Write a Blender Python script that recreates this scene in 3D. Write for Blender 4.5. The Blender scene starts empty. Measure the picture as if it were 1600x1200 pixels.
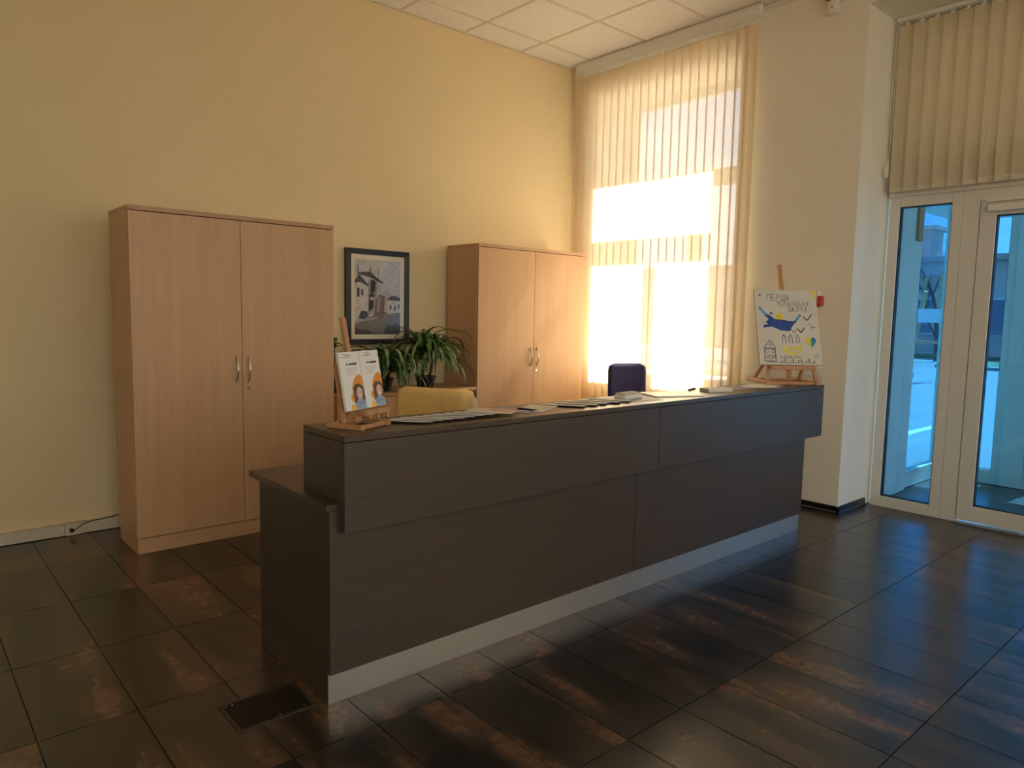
import bpy, bmesh, math, random
from mathutils import Vector, Matrix
R = math.radians
sc = bpy.context.scene
COL = sc.collection
rng = random.Random(7)

# ------------------------------------------------------------------ camera
F_PX, PSI, PITCH, ROLL, CAM_H = 1118.19, 0.84839, -0.09729, 0.01974, 1.3831
cam_d = bpy.data.cameras.new('camera'); cam = bpy.data.objects.new('camera', cam_d); COL.objects.link(cam)
cam_d.sensor_fit = 'HORIZONTAL'; cam_d.sensor_width = 36.0; cam_d.lens = F_PX * 36.0 / 1600.0
cam_d.clip_start = 0.02; cam_d.clip_end = 400
fw = Vector((math.cos(PSI)*math.cos(PITCH), math.sin(PSI)*math.cos(PITCH), math.sin(PITCH)))
rt = Vector((math.sin(PSI), -math.cos(PSI), 0)); up = rt.cross(fw)
r2 = math.cos(ROLL)*rt + math.sin(ROLL)*up; u2 = -math.sin(ROLL)*rt + math.cos(ROLL)*up
cam.matrix_world = Matrix(((r2.x, u2.x, -fw.x, 0), (r2.y, u2.y, -fw.y, 0), (r2.z, u2.z, -fw.z, CAM_H), (0, 0, 0, 1)))
sc.camera = cam

# ------------------------------------------------------------------ exposure, sky, sun
vs = sc.view_settings
vs.view_transform = 'Standard'; vs.look = 'None'; vs.gamma = 1.0; vs.use_curve_mapping = False
vs.exposure = 1.45
SUN_DIR = Vector((-1.0, 0.08, -1.12)).normalized()
sun_d = bpy.data.lights.new('sun', 'SUN'); sun_d.energy = 26.0; sun_d.angle = R(0.6); sun_d.color = (1.0, 0.93, 0.82)
sun = bpy.data.objects.new('sun', sun_d); COL.objects.link(sun)
sun.rotation_euler = SUN_DIR.to_track_quat('-Z', 'Y').to_euler(); sun.location = (12, 0, 12)
SKY_STRENGTH = 2.2
w = bpy.data.worlds.new('sky'); sc.world = w; w.use_nodes = True
nt = w.node_tree; nt.nodes.clear()
def wn(t, **k):
    n = nt.nodes.new(t)
    for a, b in k.items(): setattr(n, a, b)
    return n
tc = wn('ShaderNodeTexCoord'); sep = wn('ShaderNodeSeparateXYZ'); nt.links.new(tc.outputs['Generated'], sep.inputs[0])
rampz = wn('ShaderNodeValToRGB'); nt.links.new(sep.outputs['Z'], rampz.inputs[0])
el = rampz.color_ramp.elements
el[0].position = 0.0; el[0].color = (0.55, 0.68, 0.82, 1); el[1].position = 0.45; el[1].color = (0.30, 0.47, 0.76, 1)
mp = wn('ShaderNodeMapping'); mp.inputs['Scale'].default_value = (2.2, 2.2, 9.0); nt.links.new(tc.outputs['Generated'], mp.inputs[0])
nz = wn('ShaderNodeTexNoise'); nz.inputs['Scale'].default_value = 2.0; nz.inputs['Detail'].default_value = 6; nt.links.new(mp.outputs[0], nz.inputs['Vector'])
cr = wn('ShaderNodeValToRGB'); cr.color_ramp.elements[0].position = 0.47; cr.color_ramp.elements[1].position = 0.66
nt.links.new(nz.outputs['Fac'], cr.inputs[0])
mx = wn('ShaderNodeMixRGB'); mx.inputs[2].default_value = (0.95, 0.96, 0.97, 1)
nt.links.new(cr.outputs[0], mx.inputs[0]); nt.links.new(rampz.outputs[0], mx.inputs[1])
bg = wn('ShaderNodeBackground'); bg.inputs['Strength'].default_value = SKY_STRENGTH
nt.links.new(mx.outputs[0], bg.inputs[0]); wo = wn('ShaderNodeOutputWorld'); nt.links.new(bg.outputs[0], wo.inputs[0])
sc.cycles.max_bounces = 10; sc.cycles.diffuse_bounces = 6; sc.cycles.transparent_max_bounces = 24
sc.cycles.sample_clamp_indirect = 6.0; sc.cycles.caustics_reflective = False; sc.cycles.caustics_refractive = False

# ------------------------------------------------------------------ materials
M = {}
class NT:
    def __init__(s, name):
        s.m = bpy.data.materials.new(name); s.m.use_nodes = True; s.t = s.m.node_tree
        s.b = s.t.nodes['Principled BSDF']; M[name] = s.m
        s._c = None
    def n(s, t, ins=None, **k):
        q = s.t.nodes.new(t)
        for a, b in k.items(): setattr(q, a, b)
        for a, b in (ins or {}).items():
            if isinstance(b, bpy.types.NodeSocket): s.t.links.new(b, q.inputs[a])
            else: q.inputs[a].default_value = b
        return q
    def l(s, a, b): s.t.links.new(a, b)
    def coord(s, kind='Object', scale=(1, 1, 1), rnd=False):
        c = s.n('ShaderNodeTexCoord'); out = c.outputs[kind]
        if rnd:
            oi = s.n('ShaderNodeObjectInfo'); v = s.n('ShaderNodeMath', {0: oi.outputs['Random'], 1: 97.0}, operation='MULTIPLY')
            cb = s.n('ShaderNodeCombineXYZ', {0: v.outputs[0], 1: v.outputs[0], 2: v.outputs[0]})
            out = s.n('ShaderNodeVectorMath', {0: out, 1: cb.outputs[0]}, operation='ADD').outputs[0]
        return s.n('ShaderNodeMapping', {'Vector': out, 'Scale': scale}).outputs[0]
    def noise(s, vec, scale=5, detail=4, rough=.55):
        return s.n('ShaderNodeTexNoise', {'Vector': vec, 'Scale': scale, 'Detail': detail, 'Roughness': rough}).outputs['Fac']
    def ramp(s, fac, stops):
        q = s.n('ShaderNodeValToRGB', {0: fac}); e = q.color_ramp.elements
        while len(e) < len(stops): e.new(0.5)
        for i, (p, c) in enumerate(stops): e[i].position = p; e[i].color = (*c, 1)
        return q.outputs[0]
    def bump(s, h, strength=.2, dist=.002):
        q = s.n('ShaderNodeBump', {'Height': h, 'Strength': strength, 'Distance': dist}); s.l(q.outputs[0], s.b.inputs['Normal'])
def plain(name, col, rough=.5, metal=0, var=.06, scale=14, bump=0, spec=.5, coat=0, rnd=False):
    t = NT(name); v = t.coord(rnd=rnd); f = t.noise(v, scale)
    lo = tuple(max(0, c*(1-var)) for c in col); hi = tuple(min(1, c*(1+var)) for c in col)
    t.l(t.ramp(f, [(.3, lo), (.7, hi)]), t.b.inputs['Base Color'])
    t.b.inputs['Roughness'].default_value = rough; t.b.inputs['Metallic'].default_value = metal
    t.b.inputs['Specular IOR Level'].default_value = spec; t.b.inputs['Coat Weight'].default_value = coat
    if bump: t.bump(t.noise(v, scale*12, 3), bump, .001)
    return t
def wood(name, c1, c2, scale, rough=.4, bump=.08, spec=.4, extra=1.0, rnd=True):
    t = NT(name); v = t.coord(scale=scale, rnd=rnd); f = t.noise(v, 1.0*extra, 6, .6); g = t.noise(v, 4.0*extra, 3, .6)
    a = t.n('ShaderNodeMath', {0: f, 1: .7}, operation='MULTIPLY').outputs[0]
    b = t.n('ShaderNodeMath', {0: g, 1: .3, 2: a}, operation='MULTIPLY_ADD').outputs[0]
    t.l(t.ramp(b, [(.34, c1), (.66, c2)]), t.b.inputs['Base Color'])
    t.b.inputs['Roughness'].default_value = rough; t.b.inputs['Specular IOR Level'].default_value = spec
    if bump: t.bump(g, bump, .001)
    return t

t = NT('wall_paint'); v = t.coord()
t.l(t.ramp(t.noise(v, .9, 5), [(.3, (.74, .60, .365)), (.7, (.78, .64, .395))]), t.b.inputs['Base Color'])
t.b.inputs['Roughness'].default_value = .75; t.b.inputs['Specular IOR Level'].default_value = .25
t.bump(t.noise(v, 180, 3), .12, .0012)
t = NT('pier_paint_lit'); v = t.coord()  # wall paint whitened, stands in for light leaking past the blind
t.l(t.ramp(t.noise(v, 1.1, 5), [(.3, (.86, .82, .72)), (.7, (.89, .85, .75))]), t.b.inputs['Base Color'])
t.b.inputs['Roughness'].default_value = .7; t.b.inputs['Specular IOR Level'].default_value = .25
t.bump(t.noise(v, 180, 3), .12, .0012)
t = NT('ceiling_board'); v = t.coord(rnd=True); f = t.noise(v, 110, 4, .7)
t.l(t.ramp(f, [(.34, (.66, .64, .62)), (.42, (.86, .84, .81))]), t.b.inputs['Base Color'])
t.b.inputs['Roughness'].default_value = .9; t.bump(f, .35, .003)
plain('ceiling_bar', (.70, .65, .56), .5)
# floor tiles: charcoal stoneware with rust-coloured streaks along the tile
t = NT('floor_tile'); v = t.coord(scale=(6.0, 1.2, 1), rnd=True); v2 = t.coord(scale=(1, 1, 1), rnd=True)
f = t.noise(v, 1.0, 3, .5); g = t.noise(v2, 26, 4, .6); big = t.noise(t.coord(scale=(4.5, 2.2, 1), rnd=True), 1.0, 3)
s1 = t.n('ShaderNodeMath', {0: g, 1: .06, 2: f}, operation='MULTIPLY_ADD').outputs[0]
rust = t.ramp(s1, [(.525, (0, 0, 0)), (.67, (1, 1, 1))])
base = t.ramp(t.n('ShaderNodeMath', {0: g, 1: .12, 2: big}, operation='MULTIPLY_ADD').outputs[0], [(.40, (.004, .0035, .003)), (.54, (.019, .0155, .0115)), (.80, (.040, .033, .024))])
rcol = t.ramp(g, [(.3, (.085, .044, .023)), (.7, (.160, .090, .050))])
t.l(t.n('ShaderNodeMixRGB', {0: rust, 1: base, 2: rcol}).outputs[0], t.b.inputs['Base Color'])
t.b.inputs['Roughness'].default_value = .27
t.b.inputs['Specular IOR Level'].default_value = 1.0
t.b.inputs['Coat Weight'].default_value = .0; t.b.inputs['Coat Roughness'].default_value = .16
plain('grout', (.055, .046, .036), .85)
plain('black_skirting', (.012, .012, .014), .25)
plain('hatch_lid', (.014, .010, .008), .55, spec=.3)
plain('hatch_metal', (.10, .09, .075), .35, .8)
wood('beech', (.545, .325, .172), (.605, .37, .205), (16, 16, .7), .38, .04, extra=1.0)
wood('beech_edge', (.46, .265, .14), (.52, .31, .17), (16, 16, .7), .42, .04)
wood('beech_flat', (.53, .315, .165), (.60, .365, .20), (.8, 14, 14), .4, .04)
wood('wenge', (.050, .034, .024), (.074, .052, .038), (1.3, 60, 120), .36, .22, .5)
wood('wenge_top', (.050, .033, .023), (.080, .055, .040), (1.3, 80, 80), .30, .15, .5)
wood('wenge_side', (.046, .031, .022), (.070, .049, .036), (60, 1.3, 120), .38, .22, .5)
t = plain('aluminium', (.62, .61, .60), .34, .85, .03, 3); t.b.inputs['Anisotropic'].default_value = .3
plain('steel', (.62, .60, .56), .25, 1.0, .03)
wood('easel_wood', (.42, .20, .085), (.58, .31, .15), (30, 30, 6), .45, .05)
plain('picture_black', (.014, .012, .011), .35)
plain('mat_board', (.80, .74, .60), .8, var=.02)
plain('white_plastic', (.80, .78, .72), .35, var=.02)
plain('trunk_plastic', (.62, .55, .42), .45, var=.04)
plain('pvc_white', (.74, .71, .65), .30, var=.02)
plain('red_plastic', (.55, .035, .02), .35, var=.04)
plain('rubber', (.012, .012, .013), .5)
plain('paper', (.82, .80, .77), .6, var=.02, rnd=True)
plain('paper_cream', (.80, .74, .64), .6, var=.03, rnd=True)
plain('paper_grey', (.34, .32, .38), .5, var=.2, scale=40, rnd=True)
plain('paper_peach', (.70, .48, .36), .6, var=.15, scale=30, rnd=True)
plain('card_edge', (.55, .52, .45), .7, var=.15, scale=90)
plain('ink_dark', (.05, .05, .06), .6)
plain('ink_grey', (.35, .34, .35), .6)
plain('ink_orange', (.80, .30, .03), .6, var=.08)
plain('ink_yellow_orange', (.85, .50, .10), .6)
plain('hair_brown', (.13, .085, .06), .6, var=.4, scale=60)
plain('skin_print', (.72, .46, .36), .6)
plain('denim_print', (.28, .38, .55), .6, var=.3, scale=70)
plain('canvas_cloth', (.70, .66, .58), .8, var=.03, bump=.15, scale=30)
plain('paint_blue', (.015, .065, .34), .5, var=.6, scale=40)
plain('paint_lightblue', (.10, .36, .60), .5, var=.4, scale=50)
plain('paint_yellow', (.80, .68, .06), .5, var=.15, scale=40)
plain('paint_teal', (.02, .26, .38), .5, var=.2)
plain('paint_navy', (.03, .05, .14), .5)
plain('paint_green', (.08, .20, .05), .5)
plain('paint_red', (.40, .07, .05), .5)
plain('pencil', (.07, .065, .06), .7)
t = plain('leather_yellow', (.86, .58, .20), .38, var=.10, scale=7, bump=.12)
plain('leather_trim', (.74, .62, .42), .4)
t = plain('fabric_navy', (.055, .050, .150), .85, var=.25, scale=160, bump=.25, spec=.2); t.b.inputs['Sheen Weight'].default_value = .3
plain('black_plastic', (.015, .015, .016), .4)
plain('pot_dark', (.015, .015, .017), .25)
plain('soil', (.04, .025, .015), .95, var=.4, scale=60)
t = NT('leaf_green'); v = t.coord(rnd=True)
t.l(t.ramp(t.noise(v, 9, 3), [(.3, (.016, .060, .010)), (.55, (.045, .125, .020)), (.8, (.13, .22, .06))]), t.b.inputs['Base Color'])
t.b.inputs['Roughness'].default_value = .32; t.b.inputs['Subsurface Weight'].default_value = .0
t = NT('leaf_pale'); v = t.coord(rnd=True)
t.l(t.ramp(t.noise(v, 9, 3), [(.3, (.05, .13, .02)), (.7, (.30, .42, .20))]), t.b.inputs['Base Color']); t.b.inputs['Roughness'].default_value = .3
# print of an old house, sepia tones
for nm, c in dict(print_sky=(.52, .50, .50), print_wall=(.60, .56, .53), print_wall_dim=(.33, .30, .28), print_roof=(.06, .05, .05), print_dark=(.035, .03, .03),
                  print_road=(.20, .175, .16), print_bush=(.07, .065, .06), print_brown=(.17, .11, .09), print_mist=(.47, .44, .43)).items():
    plain(nm, c, .35, var=.22, scale=30)
# vertical-blind fabric: lets light through and, a little, sight
def blind_mat(name, col, opac, trans):
    t = NT(name); t.t.nodes.remove(t.b)
    v = t.coord(scale=(1, 1, 1)); f = t.noise(v, 300, 2)
    c = t.ramp(f, [(.3, tuple(x*.96 for x in col)), (.7, col)])
    d = t.n('ShaderNodeBsdfDiffuse', {0: c}); tl = t.n('ShaderNodeBsdfTranslucent', {0: c}); tr = t.n('ShaderNodeBsdfTransparent')
    a = t.n('ShaderNodeMixShader', {0: trans, 1: d.outputs[0], 2: tl.outputs[0]})
    b = t.n('ShaderNodeMixShader', {0: opac, 1: tr.outputs[0], 2: a.outputs[0]})
    t.l(b.outputs[0], t.t.nodes['Material Output'].inputs[0])
blind_mat('blind_fabric', (.80, .66, .45), .91, .38)
blind_mat('transom_dimmer', (.75, .70, .60), 1.0, .12)  # for the panel added behind the transom to dim its daylight
blind_mat('blind_fabric_dense', (.78, .68, .50), .94, .35)
def glass_mat(name, tint, base=.04, gl=.35):
    t = NT(name); t.t.nodes.remove(t.b)
    lw = t.n('ShaderNodeLayerWeight', {0: .5})
    p = t.n('ShaderNodeMath', {0: lw.outputs['Facing'], 1: 4.0}, operation='POWER').outputs[0]
    fac = t.n('ShaderNodeMath', {0: p, 1: gl, 2: base}, operation='MULTIPLY_ADD').outputs[0]
    tr = t.n('ShaderNodeBsdfTransparent', {0: (*tint, 1)}); g = t.n('ShaderNodeBsdfGlossy', {'Color': (.9, .95, 1, 1), 'Roughness': .0})
    m = t.n('ShaderNodeMixShader', {0: fac, 1: tr.outputs[0], 2: g.outputs[0]})
    t.l(m.outputs[0], t.t.nodes['Material Output'].inputs[0])
glass_mat('clear_glass', (.96, .97, .97))
glass_mat('blue_glass', (.39, .60, .725), .03, .25)
glass_mat('fill_glass', (.985, .905, .775))  # tint picked to warm the fill light of the added windows
glass_mat('picture_glass', (.98, .98, .98), .008, .10)
# outside
t = NT('asphalt'); v = t.coord(); t.l(t.ramp(t.noise(v, 3, 8, .7), [(.3, (.12, .12, .125)), (.7, (.18, .18, .18))]), t.b.inputs['Base Color']); t.b.inputs['Roughness'].default_value = .9
plain('road_paint', (.55, .55, .53), .8)
t = NT('grass'); v = t.coord(); t.l(t.ramp(t.noise(v, 4, 8, .7), [(.3, (.035, .07, .02)), (.7, (.08, .12, .035))]), t.b.inputs['Base Color']); t.b.inputs['Roughness'].default_value = .95
plain('kerb', (.30, .29, .27), .9)
plain('render_pink', (.72, .44, .36), .9, var=.1, scale=2)
plain('render_brick', (.58, .32, .26), .9, var=.2, scale=6)
plain('render_pale', (.75, .68, .62), .9)
plain('far_glass', (.12, .16, .22), .15)
plain('bark', (.07, .055, .045), .95, var=.3)
plain('facade', (.84, .81, .76), .9, var=.06, scale=3)
plain('soffit', (.70, .66, .62), .8)
plain('timber_orange', (.60, .32, .14), .6)
plain('board_white', (.75, .74, .70), .6)

# ------------------------------------------------------------------ mesh helpers
class MB:
    def __init__(s): s.v = []; s.f = []; s.mi = []
    def add(s, vs_, fs, mi=0):
        o = len(s.v); s.v += [tuple(x) for x in vs_]; s.f += [tuple(i+o for i in f) for f in fs]; s.mi += [mi]*len(fs); return s
    def box(s, x0, x1, y0, y1, z0, z1, mi=0, mat=None):
        vs_ = [Vector((x, y, z)) for x in (x0, x1) for y in (y0, y1) for z in (z0, z1)]
        if mat is not None: vs_ = [mat @ q for q in vs_]
        return s.add(vs_, [(0, 1, 3, 2), (4, 6, 7, 5), (0, 4, 5, 1), (2, 3, 7, 6), (0, 2, 6, 4), (1, 5, 7, 3)], mi)
    def bar(s, a, b, wx, wy, up_=(0, 0, 1), mi=0):
        a = Vector(a); b = Vector(b); d = (b-a); L = d.length; d.normalize(); u = Vector(up_)
        sx = d.cross(u); sx = sx.normalized() if sx.length > 1e-6 else Vector((1, 0, 0)); sy = sx.cross(d)
        vs_ = []
        for P in (a, b):
            for i, j in ((-1, -1), (1, -1), (1, 1), (-1, 1)): vs_.append(P + sx*(i*wx/2) + sy*(j*wy/2))
        return s.add(vs_, [(3, 2, 1, 0), (4, 5, 6, 7), (0, 1, 5, 4), (1, 2, 6, 5), (2, 3, 7, 6), (3, 0, 4, 7)], mi)
    def tube(s, pts, rad, n=8, mi=0, cap=True):
        pts = [Vector(p) for p in pts]; rr = rad if isinstance(rad, (list, tuple)) else [rad]*len(pts)
        rings = []; ref = None
        for i, p in enumerate(pts):
            d = (pts[min(i+1, len(pts)-1)] - pts[max(i-1, 0)]).normalized()
            if ref is None: ref = d.orthogonal().normalized()
            ref = (ref - d*ref.dot(d)); ref = ref.normalized() if ref.length > 1e-5 else d.orthogonal().normalized()
            q = d.cross(ref)
            rings.append([p + (ref*math.cos(2*math.pi*k/n) + q*math.sin(2*math.pi*k/n))*rr[i] for k in range(n)])
        vs_ = [x for r_ in rings for x in r_]; fs = []
        for i in range(len(pts)-1):
            for k in range(n): fs.append((i*n+k, i*n+(k+1) % n, (i+1)*n+(k+1) % n, (i+1)*n+k))
        if cap: fs += [tuple(range(n-1, -1, -1)), tuple((len(pts)-1)*n+k for k in range(n))]
        return s.add(vs_, fs, mi)
    def lathe(s, prof, n=20, c=(0, 0, 0), mi=0):
        vs_ = []; fs = []
        for r_, z in prof:
            for k in range(n): a = 2*math.pi*k/n; vs_.append((c[0]+r_*math.cos(a), c[1]+r_*math.sin(a), c[2]+z))
        for i in range(len(prof)-1):
            for k in range(n): fs.append((i*n+k, i*n+(k+1) % n, (i+1)*n+(k+1) % n, (i+1)*n+k))
        return s.add(vs_, fs, mi)
    def prism(s, poly, fn, h, mi=0):
        """poly 2-D list, fn(u,v,w)->3-D, extruded w=0..h"""
        n = len(poly); vs_ = [fn(u, v, 0) for u, v in poly] + [fn(u, v, h) for u, v in poly]
        return s.add(vs_, [tuple(range(n-1, -1, -1)), tuple(range(n, 2*n))] + [(i, (i+1) % n, n+(i+1) % n, n+i) for i in range(n)], mi)
    def move(s, d):
        d = Vector(d); s.v = [tuple(Vector(q)+d) for q in s.v]; return s
    def xf(s, m): s.v = [tuple(m @ Vector(q)) for q in s.v]; return s
def mesh(name, mb, mats, smooth=False):
    me = bpy.data.meshes.new(name); me.from_pydata(mb.v, [], mb.f)
    for m in (mats if isinstance(mats, (list, tuple)) else [mats]): me.materials.append(M[m])
    if any(mb.mi): me.polygons.foreach_set('material_index', mb.mi)
    bm = bmesh.new(); bm.from_mesh(me); bmesh.ops.recalc_face_normals(bm, faces=bm.faces); bm.to_mesh(me); bm.free()
    if smooth: me.polygons.foreach_set('use_smooth', [True]*len(me.polygons))
    me.update(); return me
def obj(name, mb, mats, parent=None, smooth=False, bevel=0, kind=None, world=False, sub=0, loc=None, label=None):
    """one mesh object; world=True: mb is in world coordinates and the parent is an unrotated Empty"""
    if world and parent is not None: mb.move(-Vector(parent['_w']) if '_w' in parent else -parent.location)
    me = mb if isinstance(mb, bpy.types.Mesh) else mesh(name, mb, mats, smooth)
    o = bpy.data.objects.new(name, me); COL.objects.link(o)
    if parent is not None: o.parent = parent
    if loc is not None: o.location = loc
    if bevel:
        b = o.modifiers.new('bevel', 'BEVEL'); b.width = bevel; b.segments = 2; b.limit_method = 'ANGLE'; b.angle_limit = R(40)
    if sub: m_ = o.modifiers.new('sub', 'SUBSURF'); m_.levels = sub; m_.render_levels = sub
    if kind: o['kind'] = kind
    if label: o['label'] = label
    return o
def tag(o, label, cat, group=None):
    o['label'] = label; o['category'] = cat
    if group: o['group'] = group
    return o
def thing(name, label, cat, loc=(0, 0, 0), rz=0, group=None):
    o = bpy.data.objects.new(name, None); COL.objects.link(o); o.location = loc; o.rotation_euler = (0, 0, rz); o.empty_display_size = .1
    return tag(o, label, cat, group)
def solo(name, mb, mats, label, cat, group=None, base=None, **k):
    """a thing that is a single mesh, built in world coordinates, origin at its base"""
    if base is None:
        xs, ys, zs = zip(*mb.v); base = ((min(xs)+max(xs))/2, (min(ys)+max(ys))/2, min(zs))
    mb.move(-Vector(base)); o = obj(name, mb, mats, **k); o.location = base
    return tag(o, label, cat, group)

# ------------------------------------------------------------------ measured layout (metres)
YW, XP, H = 4.95, 5.084, 3.698          # back wall, window wall, ceiling
XD = 5.568                              # door and window frame plane
XMIN, YMIN = -4.2, -4.6
EX = 5.76                               # outer face of the front wall

# ------------------------------------------------------------------ room shell
TX0, TXP, TY0, TYP = 0.600, 0.2935, 0.212, 0.5960     # tile joints
floor = obj('floor', MB().box(XMIN, EX, YMIN, YW+.2, -.12, -.004), 'grout', kind='structure')
tile_me = mesh('floor_tile', MB().box(.002, TXP-.002, .002, TYP-.002, -.012, 0), 'floor_tile')
def inframe(x, y, pad=0.06):
    q = Vector((x, y, -CAM_H)); z = q.dot(fw)
    if z < .4: return False
    u = q.dot(r2)/z*F_PX/800; v_ = q.dot(u2)/z*F_PX/600
    return abs(u) < 1+pad and abs(v_) < 1+pad
rest = MB()
i0, i1 = int((XMIN-TX0)/TXP), int((XD-TX0)/TXP)+1
j0, j1 = int((YMIN-TY0)/TYP), int((YW-TY0)/TYP)+1
for i in range(i0, i1):
    for j in range(j0, j1):
        x, y = TX0+i*TXP, TY0+j*TYP
        x1, y1 = min(x+TXP, XD), min(y+TYP, YW)
        if x1-x < .02 or y1-y < .02: continue
        if x+TXP > XP+.02 and not (0.1 < y1 and y < 2.21): 
            if x > XP: continue
        vis = any(inframe(a, b) for a in (x, x1) for b in (y, y1))
        full = abs(x1-x-TXP) < 1e-6 and abs(y1-y-TYP) < 1e-6
        if vis:
            me = tile_me if full else mesh('floor_tile', MB().box(.0012, x1-x-.0012, .0012, y1-y-.0012, -.012, 0), 'floor_tile')
            o = bpy.data.objects.new('floor_tile', me); COL.objects.link(o); o.parent = floor; o.location = (x, y, 0)
        else:
            rest.box(x+.0012, x1-.0012, y+.0012, y1-.0012, -.012, 0)
obj('floor_tiles_beyond', rest, 'floor_tile', parent=floor, kind='stuff')

wall_back = obj('wall_back', MB().box(XMIN-.3, EX, YW, YW+.2, 0, H+.35), 'wall_paint', kind='structure')
NW = ((-3.7, -1.3), (-.8, 1.6), (2.1, 4.5)); LWN = ((-4.3, -1.5),); FZ0, FZ1 = .6, 3.4       # unseen windows added behind the viewer to light the room
wl = MB(); y_ = YMIN
for a, b in LWN: wl.box(XMIN-.3, XMIN, y_, a, 0, H+.35).box(XMIN-.3, XMIN, a, b, 0, FZ0).box(XMIN-.3, XMIN, a, b, FZ1, H+.35); y_ = b
wl.box(XMIN-.3, XMIN, y_, YW, 0, H+.35); obj('wall_left', wl, 'wall_paint', kind='structure')
wl = MB(); x_ = XMIN-.3
for a, b in NW: wl.box(x_, a, YMIN-.3, YMIN, 0, H+.35).box(a, b, YMIN-.3, YMIN, 0, FZ0).box(a, b, YMIN-.3, YMIN, FZ1, H+.35); x_ = b
wl.box(x_, EX, YMIN-.3, YMIN, 0, H+.35); obj('wall_near', wl, 'wall_paint', kind='structure')
def fill_window(name, swap, a, b, p):
    f = lambda u0, u1, d0, d1, z0, z1: (u0, u1, d0, d1, z0, z1) if swap else (d0, d1, u0, u1, z0, z1)
    m_ = MB(); m = (a+b)/2; e = .08; d0, d1 = p-.20, p-.13
    for q in ((a, a+e, FZ0, FZ1), (b-e, b, FZ0, FZ1), (m-e/2, m+e/2, FZ0+e, FZ1-e), (a+e, b-e, FZ0, FZ0+e), (a+e, b-e, FZ1-e, FZ1)): m_.box(*f(q[0], q[1], d0, d1, q[2], q[3]))
    o = obj(name, m_, 'pvc_white', kind='structure')
    for c, d in ((a+e, m-e/2), (m+e/2, b-e)): obj('pane', MB().box(*f(c, d, p-.168, p-.162, FZ0+e, FZ1-e)), 'fill_glass', parent=o)
fill_window('fill_window_3', True, *NW[0], YMIN); fill_window('fill_window_4', True, *NW[1], YMIN); fill_window('fill_window_5', True, *NW[2], YMIN); fill_window('fill_window_6', False, *LWN[0], XMIN)
# front wall with the window, an added fill window and the door recess
WY0, WY1, WZ0, WZ1 = 3.16, 4.65, .85, 3.40
DY0, DY1, DZ1 = -.20, 2.2155, 3.503
VY0, VY1 = -2.75, -1.26
fwall = MB()
fwall.box(XP, EX, WY1, YW, 0, H+.35).box(XP, EX, WY0, WY1, 0, WZ0).box(XP, EX, WY0, WY1, WZ1, H+.35)
fwall.box(XP, EX, DY1, WY0, 0, H+.35).box(XP, EX, DY0, DY1, DZ1, H+.35).box(XP, EX, VY1, DY0, 0, H+.35)
fwall.box(XP, EX, VY0, VY1, 0, WZ0).box(XP, EX, VY0, VY1, WZ1, H+.35).box(XP, EX, YMIN, VY0, 0, H+.35)
wall_front = obj('wall_front', fwall, 'pier_paint_lit', kind='structure')
# black cove skirting on the pier and in the door recess
def skirting(a, b, nrm, name):
    a = Vector(a); b = Vector(b); n = Vector(nrm); prof = [(0, 0), (.022, 0), (.020, .012), (.011, .022), (.009, .050), (.005, .056), (0, .056)]
    d = b-a; m_ = MB(); m_.prism(prof, lambda u, v_, w_: a + n*u + Vector((0, 0, v_)) + d*w_, 1.0)
    return obj(name, m_, 'black_skirting', kind='structure')
skirting((XP, 2.2155-.02, 0), (XP, 4.94, 0), (-1, 0, 0), 'baseboard_front')
skirting((XP-.02, DY1, 0), (XD-.04, DY1, 0), (0, -1, 0), 'baseboard_recess')
# ceiling: lay-in boards on a metal grid
ceiling = obj('ceiling', MB().box(XMIN, EX, YMIN, YW, H+.06, H+.12), 'ceiling_bar', kind='structure')
CX0, CY1, CP = 3.1325, 4.6493, .625
ctile = mesh('ceiling_tile', MB().box(.008, CP-.008, .008, CP-.008, .004, .022), 'ceiling_board')
cgrid = MB(); crest = MB()
xs = [CX0+CP*k for k in range(-12, 4)]; ys = [CY1-CP*k for k in range(-1, 16)]
def cinframe(x, y):
    q = Vector((x, y, H-CAM_H)); z = q.dot(fw)
    return z > .5 and abs(q.dot(r2)/z*F_PX/800) < 1.15 and abs(q.dot(u2)/z*F_PX/600) < 1.2
for x in xs:
    for y in ys:
        x0, x1, y0, y1 = max(x, XMIN), min(x+CP, 5.03), max(y-CP, YMIN), min(y, YW)
        if x1-x0 < .02 or y1-y0 < .02: continue
        if any(cinframe(a, b) for a in (x0, x1) for b in (y0, y1)):
            full = abs(x1-x0-CP) < 1e-4 and abs(y1-y0-CP) < 1e-4
            me = ctile if full else mesh('ceiling_tile', MB().box(.008, x1-x0-.008, .008, y1-y0-.008, .004, .022), 'ceiling_board')
            o = bpy.data.objects.new('ceiling_tile', me); COL.objects.link(o); o.parent = ceiling; o.location = (x0, y0, H)
        else: crest.box(x0+.008, x1-.008, y0+.008, y1-.008, H+.004, H+.022)
obj('ceiling_tiles_beyond', crest, 'ceiling_board', parent=ceiling, kind='stuff')
for x in xs:
    if XMIN < x < 5.03: obj('grid_bar', MB().box(x-.012, x+.012, YMIN, YW, H, H+.03), 'ceiling_bar', parent=ceiling)
for y in ys:
    if YMIN < y < YW: obj('grid_bar', MB().box(XMIN, 5.03, y-.012, y+.012, H-.0005, H+.0295), 'ceiling_bar', parent=ceiling)
obj('trim_1', MB().box(XMIN, 5.03, YW-.022, YW, H-.002, H+.004).box(XMIN, 5.03, YW-.003, YW, H-.002, H+.03), 'ceiling_bar', kind='structure')
obj('trim_2', MB().box(5.03, XP, YMIN, YW, H-.012, H+.06), 'ceiling_bar', kind='structure')

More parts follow.
